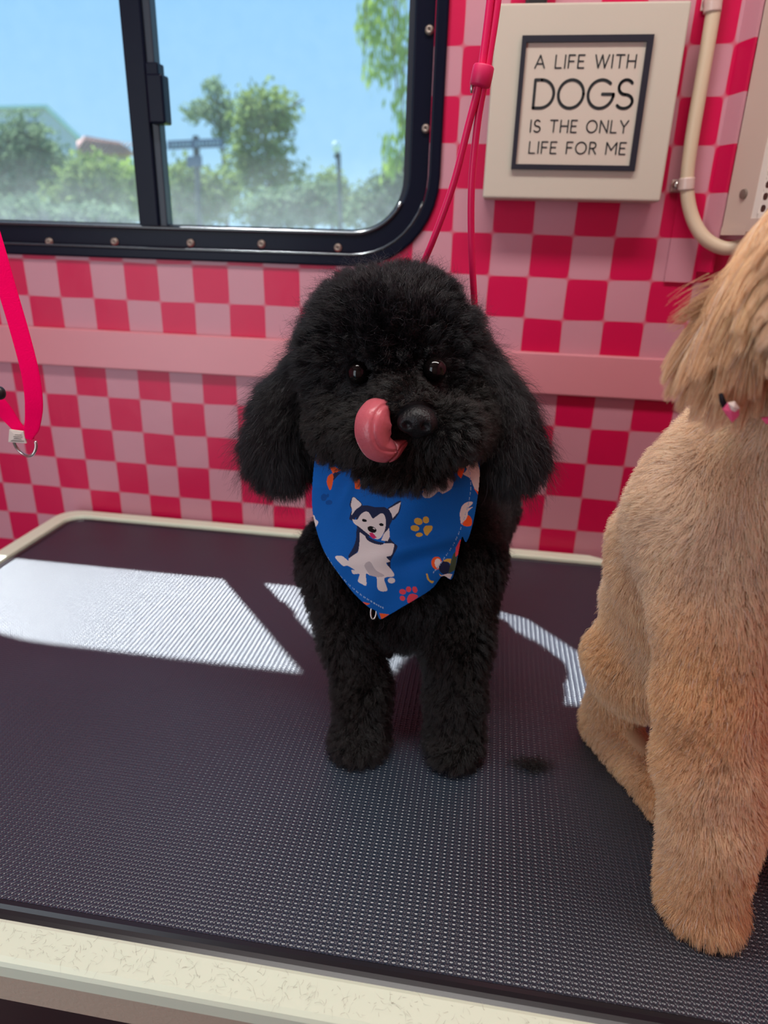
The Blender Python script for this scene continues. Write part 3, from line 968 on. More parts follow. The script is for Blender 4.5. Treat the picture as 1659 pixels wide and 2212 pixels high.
body = obj2('body', bv, bf, BLACK_SKIN, poodle, True)

BAND = np.array([(688, 962), (680, 1010), (676, 1080), (682, 1130), (702, 1190), (738, 1245), (770, 1285), (797, 1310), (812, 1318), (822, 1336), (845, 1325), (870, 1310), (930, 1272), (955, 1243), (974, 1250), (985, 1215), (996, 1160), (1006, 1170), (1020, 1130), (1031, 1062), (1034, 1005), (1024, 975), (860, 960)])
def poodle_coat(n):
    P, N = scatter(bv, bf, n, lambda c, nn: facing(c, nn) * np.where(c[:, 2] < FL + .12, .3, 1))
    tags = ['head', 'muzzle', 'chin', 'ear', 'body', 'leg']
    dist = np.stack([B.tagdist(P, t) for t in tags], 1)
    w = np.exp(-np.clip(dist - dist.min(1, keepdims=True), 0, 2) / 0.10); w /= w.sum(1, keepdims=True)
    base_len = np.array([.40, .22, .22, .85, .27, .22])
    L = w @ base_len
    px, py = rows(P)
    # face: short round the eyes and nose, a tall rounded topknot
    for e in (eyeL, eyeR):
        de = np.linalg.norm(P - e, axis=1)
        L *= np.clip((de - .16) / .55, .12, 1)
    dn = np.linalg.norm(P - nose_c, axis=1); L *= np.clip((dn - .16) / .5, .15, 1)
    down = np.array([0, 0, -1.0])
    ear = w[:, 3]
    side = np.sign(P[:, 0] - 0.0)
    out = np.stack([side, np.zeros(n), np.zeros(n)], 1)
    dirs = N + vnoise(P, 6.0, 3) * .30 + vnoise(P, 15.0, 4) * .22
    dirs += down * (w[:, 5] * .55 + w[:, 4] * .4 + w[:, 1] * .25 + w[:, 2] * .4)[:, None]
    # face hair sweeps away from the nose bridge
    face = (w[:, 0] + w[:, 1])
    away = unit(P - (nose_c + np.array([0, -.3, .15])))
    dirs += away * (face * .5)[:, None]
    ed = N * .75 + down * .75 + out * .25 + vnoise(P, 4.0, 9) * .3
    dirs = dirs * (1 - ear)[:, None] + ed * ear[:, None]
    # ears: longer towards the lower edge
    zrel = np.clip((-0.9 - P[:, 2]) / 2.0, 0, 1)
    L = L * (1 - ear) + ear * (.36 + .16 * zrel)
    # flattened by the cloth
    under = inside_poly(px, py, BAND) & (w[:, 4] + w[:, 5] > .5) & (N @ FW < .2)
    L = np.where(under, .05, L)
    L *= .75 + .4 * rng.random(n)
    keep = np.ones(n, bool)
    for e in (eyeL, eyeR): keep &= np.linalg.norm(P - e, axis=1) > .188
    keep &= np.linalg.norm((P - nose_c) / np.array([.32, .45, .27]), axis=1) > .85
    brown = np.clip(w[:, 1] + w[:, 2] + .6 * w[:, 5] + .35 * w[:, 4], 0, 1)[:, None]
    tint = np.array([.0085, .0085, .0105]) * (1 - brown) + np.array([.0140, .0115, .0100]) * brown
    # the coat of the brows and cheeks is a touch rusty
    tint = tint * .75 * (.6 + .8 * rng.random((n, 1)))
    gr = rng.random(n) < .012
    tint[gr] *= 4
    return P[keep], dirs[keep], L[keep], tint[keep], ear[keep], w[keep]
nose_c = A(903, 905, -9.98)
P, dirs, L, tint, ear, w = poodle_coat(520000)
se = ear > .5
tf = rng.random(len(P)) < .62        # curled tufts over a short undercoat, tinted darker to paint shade between them
a_ = ~se & ~tf; b_ = ~se & tf
grow('undercoat', poodle, BLACK_UNDER, P[a_], dirs[a_], L[a_] * .62, 0.0026, tint[a_] * .5, K=5, wave=.16, wfreq=1.2, clump=.3, cell=.1, droop=.15, jitter=.3)
grow('coat', poodle, BLACK_COAT, P[b_], dirs[b_], L[b_] * 1.04, 0.0020, tint[b_], K=8, wave=.13, wfreq=1.2, clump=.62, cell=np.where(w[b_][:, 0] > .5, .19, .15), droop=.2, jitter=.24)
c_ = b_ & (rng.random(len(P)) < .10)
grow('flyaway_hair', poodle, BLACK_COAT, P[c_], dirs[c_], L[c_] * 1.3, 0.0017, tint[c_] * 3, K=9, wave=.15, wfreq=1.3, clump=.1, cell=.2, droop=.15, jitter=.4)  # tint raised to paint the lit rim onto stray hairs
grow('ear_hair', poodle, BLACK_COAT, P[se], dirs[se], L[se], 0.0024, tint[se], K=10, wave=.08, wfreq=1.4, clump=.5, cell=.22, droop=.3, jitter=.26)
d_ = se & (rng.random(len(P)) < .12)
grow('ear_wisps', poodle, BLACK_COAT, P[d_], dirs[d_] + np.stack([np.sign(P[d_][:, 0]) * .35, 0 * P[d_][:, 0], 0 * P[d_][:, 0] + .25], 1), L[d_] * 1.35, 0.0017, tint[d_] * 2.5, K=10, wave=.1, wfreq=1.2, clump=.15, cell=.3, droop=.35, jitter=.25)
# eyes
for e in (eyeL, eyeR):
    bm = bmesh.new(); bmesh.ops.create_uvsphere(bm, u_segments=32, v_segments=20, radius=EYR)
    for v_ in bm.verts: v_.co += Vector(e)
    bm_obj('eye', bm, EYE, poodle, True)
# nose
NS = Shape()
NS.ell(nose_c, (.24, .22, .19), .1); NS.ell(nose_c + np.array([0, .05, -.14]), (.13, .16, .14), .1)
for sx in (-1, 1):
    NS.ell(nose_c + np.array([sx * .14, -.06, -.04]), (.13, .15, .13), .06)
    NS.sub(nose_c + np.array([sx * .12, -.21, -.05]), .055, .04)
nv, nf = surface_nets(NS, 0.022); obj2('nose', nv, nf, NOSE, poodle, True)
# tongue: curled up over the lip to the left of the nose
def tongue():
    ctr = [(862, 962, -9.75), (842, 972, -9.98), (818, 962, -10.10), (806, 935, -10.14), (808, 908, -10.10), (818, 889, -9.97), (834, 879, -9.80)]
    wid = [16, 27, 36, 39, 39, 34, 20]
    path = spline([A(*c) for c in ctr], 8)
    n = len(path); ww = np.interp(np.linspace(0, 1, n), np.linspace(0, 1, len(wid)), wid) * 9.3 / FPX
    tan = unit(np.gradient(path, axis=0))
    q = np.linspace(-1, 1, 25)
    view = unit(CAM - path.mean(0))
    # across-direction stays roughly horizontal, leaning with the curl
    across = unit(np.cross(tan, view[None] + tan * 0)); across[across[:, 0] < 0] *= -1
    nor = unit(np.cross(across, tan)); nor *= np.sign((nor @ view))[:, None] + (np.abs(nor @ view) < 1e-9)[:, None]
    top = []; bot = []
    for i in range(n):
        prof = .16 * (1 - q ** 2) - .02 * np.exp(-(q / .10) ** 2)
        rowp = path[i] + across[i] * (q * ww[i])[:, None] + nor[i] * prof[:, None]
        top.append(rowp); bot.append(rowp - nor[i] * (.075 * np.sqrt(np.clip(1 - q ** 2, 0.02, 1)))[:, None])
    k = len(q)
    v = np.vstack([np.vstack(top), np.vstack(bot)]); o_ = n * k; f = []
    for i in range(n - 1):
        for j in range(k - 1):
            a = i * k + j
            f.append((a, a + 1, a + k + 1, a + k)); f.append((o_ + a, o_ + a + k, o_ + a + k + 1, o_ + a + 1))
        for j in (0, k - 1):
            a = i * k + j; f.append((a, a + k, o_ + a + k, o_ + a) if j == 0 else (a, o_ + a, o_ + a + k, a + k))
    for i in (0, n - 1):
        for j in range(k - 1):
            a = i * k + j; f.append((a, o_ + a, o_ + a + 1, a + 1) if i == 0 else (a, a + 1, o_ + a + 1, o_ + a))
    return v, f
v, f = tongue(); obj2('tongue', v, f, TONGUE, poodle, True)

# ================================================================ blue bandana
def band_Y(px, py):
    u = (px - 860) / 180.0; w_ = (py - 960) / 370.0
    Y = -9.42 + .55 * u * u + .35 * np.clip(.25 - w_, 0, 1) * 2 - .10 * np.sin(np.clip(w_, 0, 1) * math.pi) + .25 * np.clip(w_ - .7, 0, 1)
    # soft folds: hanging swags under the chin and rays to the tip
    Y = Y + .055 * np.sin(9 * w_ + 3.2 * np.abs(u + .15) + 1.0) * np.exp(-((w_ - .25) / .35) ** 2)
    Y = Y + .09 * np.exp(-(((px - 728) + (py - 1040) * .25) / 22) ** 2) * np.exp(-((py - 1050) / 60) ** 2) - .10 * np.exp(-(((px - 752) + (py - 1040) * .35) / 20) ** 2) * np.exp(-((py - 1050) / 65) ** 2)
    Y = Y - .09 * np.exp(-(((py - 1185) - (px - 880) * -.25) / 16) ** 2) * np.exp(-((px - 900) / 80) ** 2) + .06 * np.exp(-(((py - 1215) - (px - 880) * -.25) / 18) ** 2) * np.exp(-((px - 900) / 80) ** 2)
    Y = Y + .02 * np.sin(px * .06 + py * .03) * np.clip(w_, 0, 1)
    return Y
def cp(pts):  # detail coordinates of the print -> picture coordinates
    return [(620 + x / 3.318, 940 + y / 3.318) for x, y in pts]
C_BLUE = srgb(8, 94, 178); C_NAVY = srgb(32, 40, 72); C_WHITE = srgb(225, 213, 208); C_GREY = srgb(188, 176, 176); C_BLACK = srgb(12, 12, 16)
C_YEL = srgb(212, 168, 70); C_RED = srgb(226, 70, 84); C_ORG = srgb(238, 92, 40); C_PINK = srgb(205, 45, 100); C_GREEN = srgb(70, 84, 62); C_DKBL = srgb(8, 74, 146)
def oval(cx_, cy_, rx, ry, rot=0, n=20):
    a = np.linspace(0, 2 * np.pi, n, endpoint=False); c, s_ = math.cos(math.radians(rot)), math.sin(math.radians(rot))
    return [(cx_ + rx * math.cos(t) * c - ry * math.sin(t) * s_, cy_ + rx * math.cos(t) * s_ + ry * math.sin(t) * c) for t in a]
PRINT = [
    # sitting grey and white dog
    (C_NAVY, [(500, 560), (520, 510), (580, 500), (640, 512), (700, 512), (740, 540), (758, 590), (740, 640), (700, 700), (560, 720), (510, 660)]),
    (C_NAVY, [(505, 660), (540, 700), (560, 760), (520, 820), (470, 870), (445, 865), (480, 800), (500, 740)]),
    (C_NAVY, [(740, 640), (735, 720), (770, 770), (795, 800), (765, 850), (740, 900), (745, 960), (715, 900), (700, 800)]),
    (C_NAVY, [(458, 470), (476, 436), (512, 455), (548, 500), (520, 540), (490, 600), (456, 600), (462, 560), (472, 530), (456, 500)]),
    (C_NAVY, [(725, 520), (800, 470), (820, 476), (810, 540), (780, 590), (755, 600)]),
    (C_WHITE, [(462, 500), (476, 440), (510, 460), (540, 495), (500, 530), (470, 568), (474, 530)]),
    (C_WHITE, [(732, 525), (818, 476), (800, 545), (760, 592), (752, 560)]),
    (C_WHITE, [(474, 598), (510, 600), (530, 570), (560, 545), (590, 548), (618, 590), (640, 580), (680, 555), (705, 575), (712, 630), (700, 690), (670, 735), (630, 735), (570, 690), (520, 650), (490, 630)]),
    (C_WHITE, [(528, 690), (590, 735), (640, 770), (700, 770), (770, 780), (752, 850), (715, 865), (740, 895), (712, 910), (750, 960), (768, 1005), (700, 1020), (720, 1105), (655, 1100), (645, 1010), (600, 1000), (572, 990), (575, 1070), (540, 1060), (515, 1040), (525, 990), (480, 990), (468, 960), (490, 960), (440, 930), (405, 930), (352, 870), (400, 862), (445, 895), (450, 880), (490, 850), (515, 830), (525, 760)]),
    (C_GREY, [(600, 1000), (560, 930), (600, 900), (640, 960), (700, 1000), (655, 1012)]),
    (C_WHITE, oval(750, 1035, 26, 20)),
    (C_WHITE, [(735, 660), (740, 720), (725, 755), (680, 750), (700, 700)]),
    (C_NAVY, [(560, 705), (640, 752), (700, 768), (680, 782), (630, 772), (580, 745)]),
    (C_BLACK, oval(614, 670, 34, 21, 25)),
    (C_WHITE, oval(628, 664, 9, 4, 25)),
    (C_BLACK, oval(560, 606, 17, 10, 15)), (C_BLACK, oval(681, 636, 17, 10, 10)),
    (C_PINK, [(594, 696), (615, 692), (650, 728), (625, 738), (605, 722)]),
    # yellow paw
    (C_YEL, oval(938, 612, 31, 24, 20)), (C_YEL, oval(992, 602, 22, 25, -20)), (C_YEL, oval(914, 661, 31, 22, 10)), (C_YEL, oval(946, 711, 25, 18, 0)),
    (C_YEL, [(975, 665), (990, 645), (1035, 645), (1036, 675), (1018, 700), (1005, 722), (992, 715), (978, 690)]),
    # red paw
    (C_RED, oval(831, 1116, 24, 19, 15)), (C_RED, oval(873, 1098, 18, 20)), (C_RED, oval(917, 1100, 17, 23, -15)), (C_RED, oval(830, 1162, 20, 17, 40)),
    (C_RED, [(862, 1165), (880, 1135), (915, 1132), (938, 1150), (905, 1180), (880, 1197), (865, 1190)]),
    # orange shapes along the top
    (C_ORG, [(312, 230), (350, 228), (400, 255), (335, 275)]), (C_NAVY, [(330, 290), (350, 265), (398, 270), (340, 325)]),
    (C_ORG, [(330, 272), (340, 300), (330, 370), (312, 388), (292, 340), (300, 295)]), (C_ORG, [(482, 318), (520, 310), (536, 360), (525, 385), (490, 380)]),
    (C_ORG, [(222, 180), (290, 155), (245, 180), (230, 210)]), (C_NAVY, [(222, 130), (290, 140), (260, 165), (224, 172)]),
    (C_DKBL, oval(272, 442, 22, 26)), (C_DKBL, oval(310, 480, 26, 18)), (C_DKBL, oval(300, 430, 10, 14)),
    (C_GREY, [(915, 400), (985, 375), (1090, 300), (1150, 285), (1185, 330), (1170, 380), (1110, 415), (1080, 400), (1030, 440), (985, 445), (965, 420), (975, 395)]),
    (C_WHITE, [(188, 565), (205, 575), (212, 600), (232, 615), (225, 640), (205, 660), (195, 620)]),
    # half figures at the right hem
    (C_ORG, [(1215, 215), (1265, 235), (1258, 270), (1240, 310), (1212, 280)]), (C_WHITE, [(1310, 200), (1350, 180), (1376, 290), (1368, 410), (1330, 370), (1305, 310), (1252, 278), (1270, 262)]),
    (C_RED, [(1290, 165), (1345, 150), (1345, 195), (1310, 195)]), (C_BLACK, oval(1278, 215, 22, 22)), (C_WHITE, oval(1290, 226, 14, 20)), (C_BLACK, oval(1282, 214, 9, 9)),
    (C_ORG, [(1330, 375), (1368, 405), (1366, 432)]),
    (C_WHITE, [(1235, 600), (1232, 555), (1250, 500), (1290, 474), (1325, 480), (1290, 520), (1325, 510), (1290, 545), (1285, 590), (1262, 640), (1240, 630)]),
    (C_ORG, [(1240, 632), (1275, 600), (1290, 570), (1316, 600), (1312, 645), (1270, 650)]),
    (C_YEL, [(1005, 985), (1020, 1030), (1048, 1040), (1035, 1055), (1005, 1030), (996, 990)]), (C_ORG, oval(1070, 912, 36, 46)), (C_WHITE, oval(1078, 915, 22, 34)), (C_NAVY, oval(1125, 945, 40, 45)),
    (C_YEL, [(1110, 900), (1140, 882), (1172, 882), (1165, 920), (1150, 905)]), (C_YEL, [(1085, 985), (1110, 1003), (1092, 1003)]),
    (C_GREEN, [(1150, 990), (1170, 900), (1185, 850), (1225, 800), (1200, 960)]), (C_RED, [(1205, 800), (1235, 740), (1245, 750), (1225, 850), (1200, 870)]), (C_WHITE, [(1092, 1000), (1150, 985), (1180, 990), (1166, 1024)]),
    (C_ORG, [(665, 1268), (735, 1278), (680, 1316)]), (C_ORG, [(545, 1188), (600, 1200), (575, 1212)]),
]
def bandana():
    x0, x1, y0, y1 = 672, 1038, 956, 1340
    st = 0.9
    xs = np.arange(x0, x1 + st, st); ys = np.arange(y0, y1 + st, st)
    X, Y = np.meshgrid(xs, ys, indexing='ij')
    # smooth outline
    ol = spline(np.vstack([BAND, BAND[:1]]), 5)
    ins = inside_poly(X, Y, ol)
    colr = np.empty(X.shape + (4,)); colr[:] = C_BLUE
    for c, pg in PRINT:
        q = cp(pg); q = spline(np.array(q + q[:1]), 4) if len(q) > 5 and c not in (C_GREEN,) else q
        colr[inside_poly(X, Y, q)] = c
    # stitched hem
    hem = [(1012, 1010), (1014, 1060), (1003, 1110), (985, 1160), (955, 1210), (935, 1235)], [(705, 1195), (735, 1240), (775, 1278), (808, 1300), (830, 1312)]
    for hl in hem:
        hp = spline(np.array(hl, float), 14)
        for i, (hx, hy) in enumerate(hp):
            if i % 3 == 2: continue
            colr[(np.abs(X - hx) < .8) & (np.abs(Y - hy) < 1.6)] = srgb(150, 180, 215)
    YY = band_Y(X, Y)
    V = CAM + (FW + RT * ((X - 829.5) / FPX)[..., None] - UP * ((Y - 1106) / FPX)[..., None]) * ((YY - CAM[1]) / (FW[1] + RT[1] * (X - 829.5) / FPX - UP[1] * (Y - 1106) / FPX))[..., None]
    idx = -np.ones(X.shape, int); idx[ins] = np.arange(ins.sum())
    q = ins[:-1, :-1] & ins[1:, :-1] & ins[1:, 1:] & ins[:-1, 1:]
    F = np.stack([idx[:-1, :-1][q], idx[:-1, 1:][q], idx[1:, 1:][q], idx[1:, :-1][q]], 1)
    return V[ins], F, colr[ins]
CLOTH = coat_material('printed_cotton', 0.75, 0.2)
CLOTH.node_tree.nodes['Attribute'].attribute_name = 'print'
_n, _l = CLOTH.node_tree.nodes, CLOTH.node_tree.links
_tc = _n.new('ShaderNodeTexCoord'); _w1 = _n.new('ShaderNodeTexNoise'); _w1.inputs['Scale'].default_value = 1400
_bp = _n.new('ShaderNodeBump'); _bp.inputs['Strength'].default_value = .35; _bp.inputs['Distance'].default_value = .0006
_l.new(_tc.outputs['Object'], _w1.inputs['Vector']); _l.new(_w1.outputs['Fac'], _bp.inputs['Height']); _l.new(_bp.outputs[0], _n['Principled BSDF'].inputs['Normal'])
v, f, cc = bandana()
bnd = obj('bandana', v, f, CLOTH, None, True)
pa = bnd.data.color_attributes.new('print', 'FLOAT_COLOR', 'POINT')
pa.data.foreach_set('color', cc.astype(np.float32).ravel())
sm = bnd.modifiers.new('cloth', 'SOLIDIFY'); sm.thickness = 0.0012; sm.offset = 1
tag(bnd, 'bright blue bandana printed with dogs and paws, tied round the black poodle\'s neck', 'bandana')
# little ring that hangs below the tip of the cloth
rg = A(807, 1322, -9.25)
a = np.linspace(0, 2 * np.pi, 40)
pth = np.stack([rg[0] + .045 * np.cos(a), rg[1] + .03 * np.sin(a), rg[2] + .11 * np.sin(a)], 1)
v, f = sweep(pth, .016, nseg=8, cap=False, upv=(0.3, -1, 0.1))
o = obj('collar_ring', v, f, STEEL, None, True); tag(o, 'small steel ring at the tip of the blue bandana', 'ring')
# ================================================================ apricot dog sitting at the right
tan = empty('spaniel_mix', (4.6, -10.2, ZT), 'apricot long-eared dog sitting at the right edge of the table, cropped by the frame', 'dog')
G = Shape()
def g(px, py, Y): return A(px, py, Y)
def rr(px, Y, py=1300): return px * depth(A(1500, py, Y)) / FPX
# near front leg and paw
fl = [g(1590, 1180, -10.8), g(1560, 1330, -11.1), g(1538, 1480, -11.35), g(1530, 1640, -11.5), g(1538, 1760, -11.6)]
paw = np.array([fl[-1][0] + .10, -11.6, ZT + .42])
G.chain(fl + [paw], [.80, .62, .52, .47, .46, .44], .25, 'leg')
G.ell((paw[0] + .05, -11.72, ZT + .28), (.46, .46, .30), .15, 'leg')
# other front leg, beyond the frame
fr = [g(1830, 1180, -10.6), g(1890, 1500, -10.8), g(1900, 1700, -10.9)]
G.chain(fr + [np.array([fr[-1][0], -11.0, ZT + .35])], [.75, .45, .40, .36], .25, 'leg')
# chest, back, loin
G.cap(g(1740, 900, -10.7), g(1660, 1060, -10.5), .9, 1.05, .4, 'body')
G.ell(g(1625, 1105, -10.3), (1.35, 1.1, 1.25), .4, 'body')
G.ell(g(1650, 1250, -10.4), (1.15, .95, 1.0), .5, 'body')
G.ell(g(1542, 1205, -9.6), (1.30, 1.1, 1.45), .4, 'body')
G.ell(g(1515, 1335, -8.9), (1.42, 1.2, 1.30), .4, 'body')
# near haunch, hock and hind foot
hc_ = g(1395, 1410, -8.9); G.ell(hc_, (.88, .85, .95), .12, 'haunch')
heel = np.array([3.80, -8.25, ZT + .40]); toe = np.array([4.55, -9.9, ZT + .30])
G.cap(heel, toe, .36, .30, .12, 'foot'); G.ell(toe, (.34, .4, .28), .12, 'foot')
G.cap(hc_ + np.array([-.2, .2, -.6]), heel + np.array([.1, .1, 0]), .45, .36, .15, 'foot')
# far haunch and foot
G.ell((6.6, -8.7, -5.9), (.9, .9, .95), .15, 'haunch'); G.cap((6.7, -8.3, ZT + .36), (6.15, -9.9, ZT + .3), .34, .3, .12, 'foot')
# neck, head, ear
head_c = g(1860, 560, -11.6)
G.ell(head_c, (.85, .85, .8), .3, 'head')
G.cap(g(1780, 880, -11.0), head_c, .75, .75, .3, 'body')
G.ell(head_c + np.array([-.25, -.8, -.25]), (.42, .6, .38), .25, 'head')
G.chain([g(1720, 480, -11.6), g(1640, 610, -11.7), g(1572, 705, -11.7), g(1600, 765, -11.7)], [.24, .27, .24, .20], .15, 'ear')
gv, gf = surface_nets(G, 0.07, ZT + .02)
obj2('body', gv, gf, TAN_SKIN, tan, True)

def tan_coat(n):
    P, N = scatter(gv, gf, n, lambda c, nn: facing(c, nn) * np.where(proj_arr(c)[0] > 1800, .08, 1))
    tags = ['leg', 'body', 'haunch', 'foot', 'head', 'ear']
    dist = np.stack([G.tagdist(P, t) for t in tags], 1)
    w = np.exp(-np.clip(dist - dist.min(1, keepdims=True), 0, 2) / 0.10); w /= w.sum(1, keepdims=True)
    L = w @ np.array([.20, .22, .20, .19, .45, .47])
    down = np.array([0, 0, -1.0])
    ear = w[:, 5] + .8 * w[:, 4]; ear = np.clip(ear, 0, 1)
    fl_ = (vnoise(P, 2.4, 21) * .55 + vnoise(P, 7.0, 22) * .4) * (1 - .55 * w[:, :1])
    dirs = N * .75 + fl_ + down * (.7 * w[:, 0] + .45 * w[:, 1] + .4 * w[:, 2] + .4 * w[:, 3])[:, None]
    ed = N * .30 + down * 1.0 + np.array([-.40, -.1, 0]) + vnoise(P, 2.5, 23) * .16
    dirs = dirs * (1 - ear)[:, None] + ed * ear[:, None]
    L = L * (.7 + .5 * rng.random(n))
    nz = vnoise(P, 1.3, 31)[:, :1] * .5 + vnoise(P, 4.0, 32)[:, :1] * .3
    warm = np.clip(.68 + .4 * w[:, :1] * np.clip((-3.5 - P[:, 2:3]) / 3, -1, 1) + .25 * (w[:, 2:3] + w[:, 3:4]) + nz * .35 - .15 * w[:, 1:2], 0, 1)
    pale = np.array([1.0, .87, .75]); ap = np.array([.97, .66, .38])
    warm = warm * (1 - ear[:, None]) + ear[:, None] * np.clip(.70 + .35 * nz, 0, 1)
    tint = pale * (1 - warm) + ap * warm
    tint = tint * (.74 + .4 * rng.random((n, 1))) * np.clip(1 + .05 * vnoise(P, 11.0, 33)[:, :1], .8, 1.15)
    tint[rng.random(n) < .05] = (.90, .80, .72)
    return P, dirs, L, tint, ear
def proj_arr(P): return rows(P)
P, dirs, L, tint, ear = tan_coat(300000)
se = ear > .5
grow('coat', tan, TAN_COAT, P[~se], dirs[~se], L[~se], 0.0036, tint[~se], K=5, wave=.09, wfreq=.8, clump=.42, cell=.13, droop=.25, jitter=.26)
# long silky hair of head and ear (fewer, longer strands)
k = np.flatnonzero(se)
grow('ear_hair', tan, TAN_COAT, P[k], dirs[k], L[k], 0.0034, tint[k], K=10, wave=.035, wfreq=.9, clump=.65, cell=.2, droop=.35, jitter=.09)
# loose wisp that sticks out from the ear
n = 160
root = g(1560, 640, -11.7) + rng.normal(size=(n, 3)) * np.array([.05, .05, .10])
dr = np.tile(np.array([-.80, -.1, -.38]), (n, 1))
grow('ear_wisp', tan, TAN_COAT, root, dr, .55 * (.5 + .5 * rng.random(n)), 0.003, np.tile(np.array([.6, .38, .22]), (n, 1)), K=8, wave=.05, wfreq=.7, clump=.5, cell=.3, droop=.15, jitter=.07, label='loose wisp of hair')

# scrap of scarf under the ear
SCARF_PINK = mat('pink_scarf', srgb(225, 90, 130), .7, .2); SCARF_BLACK = mat('black_scarf_print', (.015, .013, .018, 1), .7, .2); SCARF_WHITE = mat('white_scarf_print', srgb(225, 205, 195), .7, .2)
def flap(pxs, Y, lift=.03):
    c = np.mean(pxs, 0); P = [A(px, py, Y) for px, py in pxs]
    ctr = A(c[0], c[1], Y - lift); back = [p + np.array([0, .03, 0]) for p in P]
    n = len(P); v = P + [ctr] + back + [ctr + np.array([0, .03, 0])]
    f = [(i, (i + 1) % n, n) for i in range(n)] + [(n + 1 + (i + 1) % n, n + 1 + i, 2 * n + 1) for i in range(n)] + [(i, n + 1 + i, n + 1 + (i + 1) % n, (i + 1) % n) for i in range(n)]
    return np.array(v), f
sc = empty('scarf', g(1580, 910, -11.9), 'small pink and black scarf knot under the apricot dog\'s ear', 'scarf')
v, f = flap([(1561, 884), (1574, 870), (1596, 880), (1597, 898), (1582, 913), (1572, 900)], -12.2); obj2('pink_fold', v, f, SCARF_PINK, sc)
v, f = flap([(1554, 852), (1562, 850), (1571, 872), (1562, 884), (1556, 870)], -12.18); obj2('black_fold', v, f, SCARF_BLACK, sc)
v, f = flap([(1574, 872), (1588, 868), (1598, 882), (1588, 890), (1580, 886)], -12.24); obj2('white_fold', v, f, SCARF_WHITE, sc)
v, f = flap([(1645, 903), (1670, 900), (1700, 905), (1700, 918), (1655, 916)], -11.95); obj2('pink_band', v, f, SCARF_PINK, sc)

# ================================================================ pink grooming loop that holds the poodle
loop = empty('grooming_loop', A(1040, 165, -7.9), 'pink double cord with slide bead leading up from the black poodle\'s neck', 'leash')
up1 = [(1090, -330, -7.9), (1076, -160, -7.9), (1059, 0, -7.9), (1044, 120, -7.9), (1034, 185, -7.9), (1012, 270, -7.85), (980, 395, -7.7), (938, 512, -7.5), (898, 608, -7.25), (868, 700, -6.9)]
up2 = [(1106, -330, -7.86), (1091, -160, -7.86), (1075, 0, -7.86), (1057, 120, -7.86), (1045, 185, -7.86), (1031, 270, -7.8), (1019, 395, -7.7), (1018, 512, -7.55), (1024, 640, -7.4), (1032, 760, -7.2)]
for pl in (up1, up2):
    v, f = sweep(spline([A(*q) for q in pl], 10), .052, nseg=12); obj2('cord', v, f, CORD, loop, True)
b0, b1 = A(1046, 140, -7.95), A(1036, 188, -7.95)
pth = np.array([b0 + (b1 - b0) * t for t in (0, .03, .1, .5, .9, .97, 1)])
v, f = sweep(pth, np.array([.10, .13, .143, .146, .143, .13, .10]), nseg=24); obj2('slide_bead', v, f, BEAD, loop, True)
c = A(1019, 192, -7.95); v, f = sweep(np.array([c + np.array([0, 0, .09]), c, c - np.array([0, 0, .05])]), [.02, .024, .015], nseg=10); obj2('bead_pin', v, f, STEEL, loop, True)

# ================================================================ hot pink leash hanging at the left
lea = empty('hanging_leash', A(60, 950, -8.6), 'hot pink flat leash with a steel ring hanging at the left before the wall', 'leash')
YS = -8.6
cen = spline([A(px, py, y) for px, py, y in ((-75, 330, YS+.1), (-40, 440, YS+.05), (-12, 530, YS), (14, 620, YS), (42, 715, YS), (64, 800, YS), (73, 862, YS), (71, 910, YS), (62, 948, YS-.02))], 10)
half = np.interp(np.linspace(0, 1, len(cen)), [0, .8, .93, 1], [.138, .138, .115, .055])
up_ = np.array([np.array([.45, -1, 0])] * len(cen))
v, f = sweep(cen, half, .018, nseg=16, upv=up_, superell=5); obj2('strap', v, f, STRAP, lea)
cen2 = spline([A(px, py, y) for px, py, y in ((72, 944, YS+.04), (50, 935, YS+.1), (24, 906, YS+.12), (4, 880, YS+.1), (-24, 850, YS+.05))], 10)
half2 = np.interp(np.linspace(0, 1, len(cen2)), [0, .3, .6, 1], [.04, .09, .125, .135])
v, f = sweep(cen2, half2, .02, nseg=16, upv=(.25, -1, .1), superell=5); obj2('strap_end', v, f, STRAP, lea)
a = np.linspace(math.radians(155), math.radians(385), 40)
rc = A(55, 962, YS); R_ = pxr(25, rc)
pth = np.array([rc + np.array([R_ * math.cos(t), .03 * math.sin(2 * t), R_ * math.sin(t) * .95]) for t in a])
v, f = sweep(pth, .026, nseg=10); obj2('steel_ring', v, f, STEEL, lea, True)
v, f = flap([(20, 928), (50, 932), (56, 958), (18, 955)], YS-.06, .02); obj2('white_label', v, f, LABELWHITE, lea)
lb = []
for yy, x0, x1 in ((940, 32, 47), (944, 29, 48), (948, 30, 46), (953, 24, 52)):
    p, q = A(x0, yy, YS-.08), A(x1, yy + 1, YS-.08)
    lb.append(([p, q, q + np.array([0, 0, .012]), p + np.array([0, 0, .012])], [(0, 1, 2, 3)]))
v, f = merge([(np.array(a_), b_) for a_, b_ in lb]); obj2('label_print', v, f, mat('grey_print', srgb(120, 112, 108), .8, .2), lea)
bm = bmesh.new(); bmesh.ops.create_uvsphere(bm, u_segments=20, v_segments=14, radius=.09)
for v_ in bm.verts: v_.co = Vector((v_.co.x * 1.0, v_.co.y, v_.co.z * 1.25)) + Vector(A(0, 849, YS-.05))
bm_obj('cord_lock', bm, BLACKPLASTIC, lea, True)

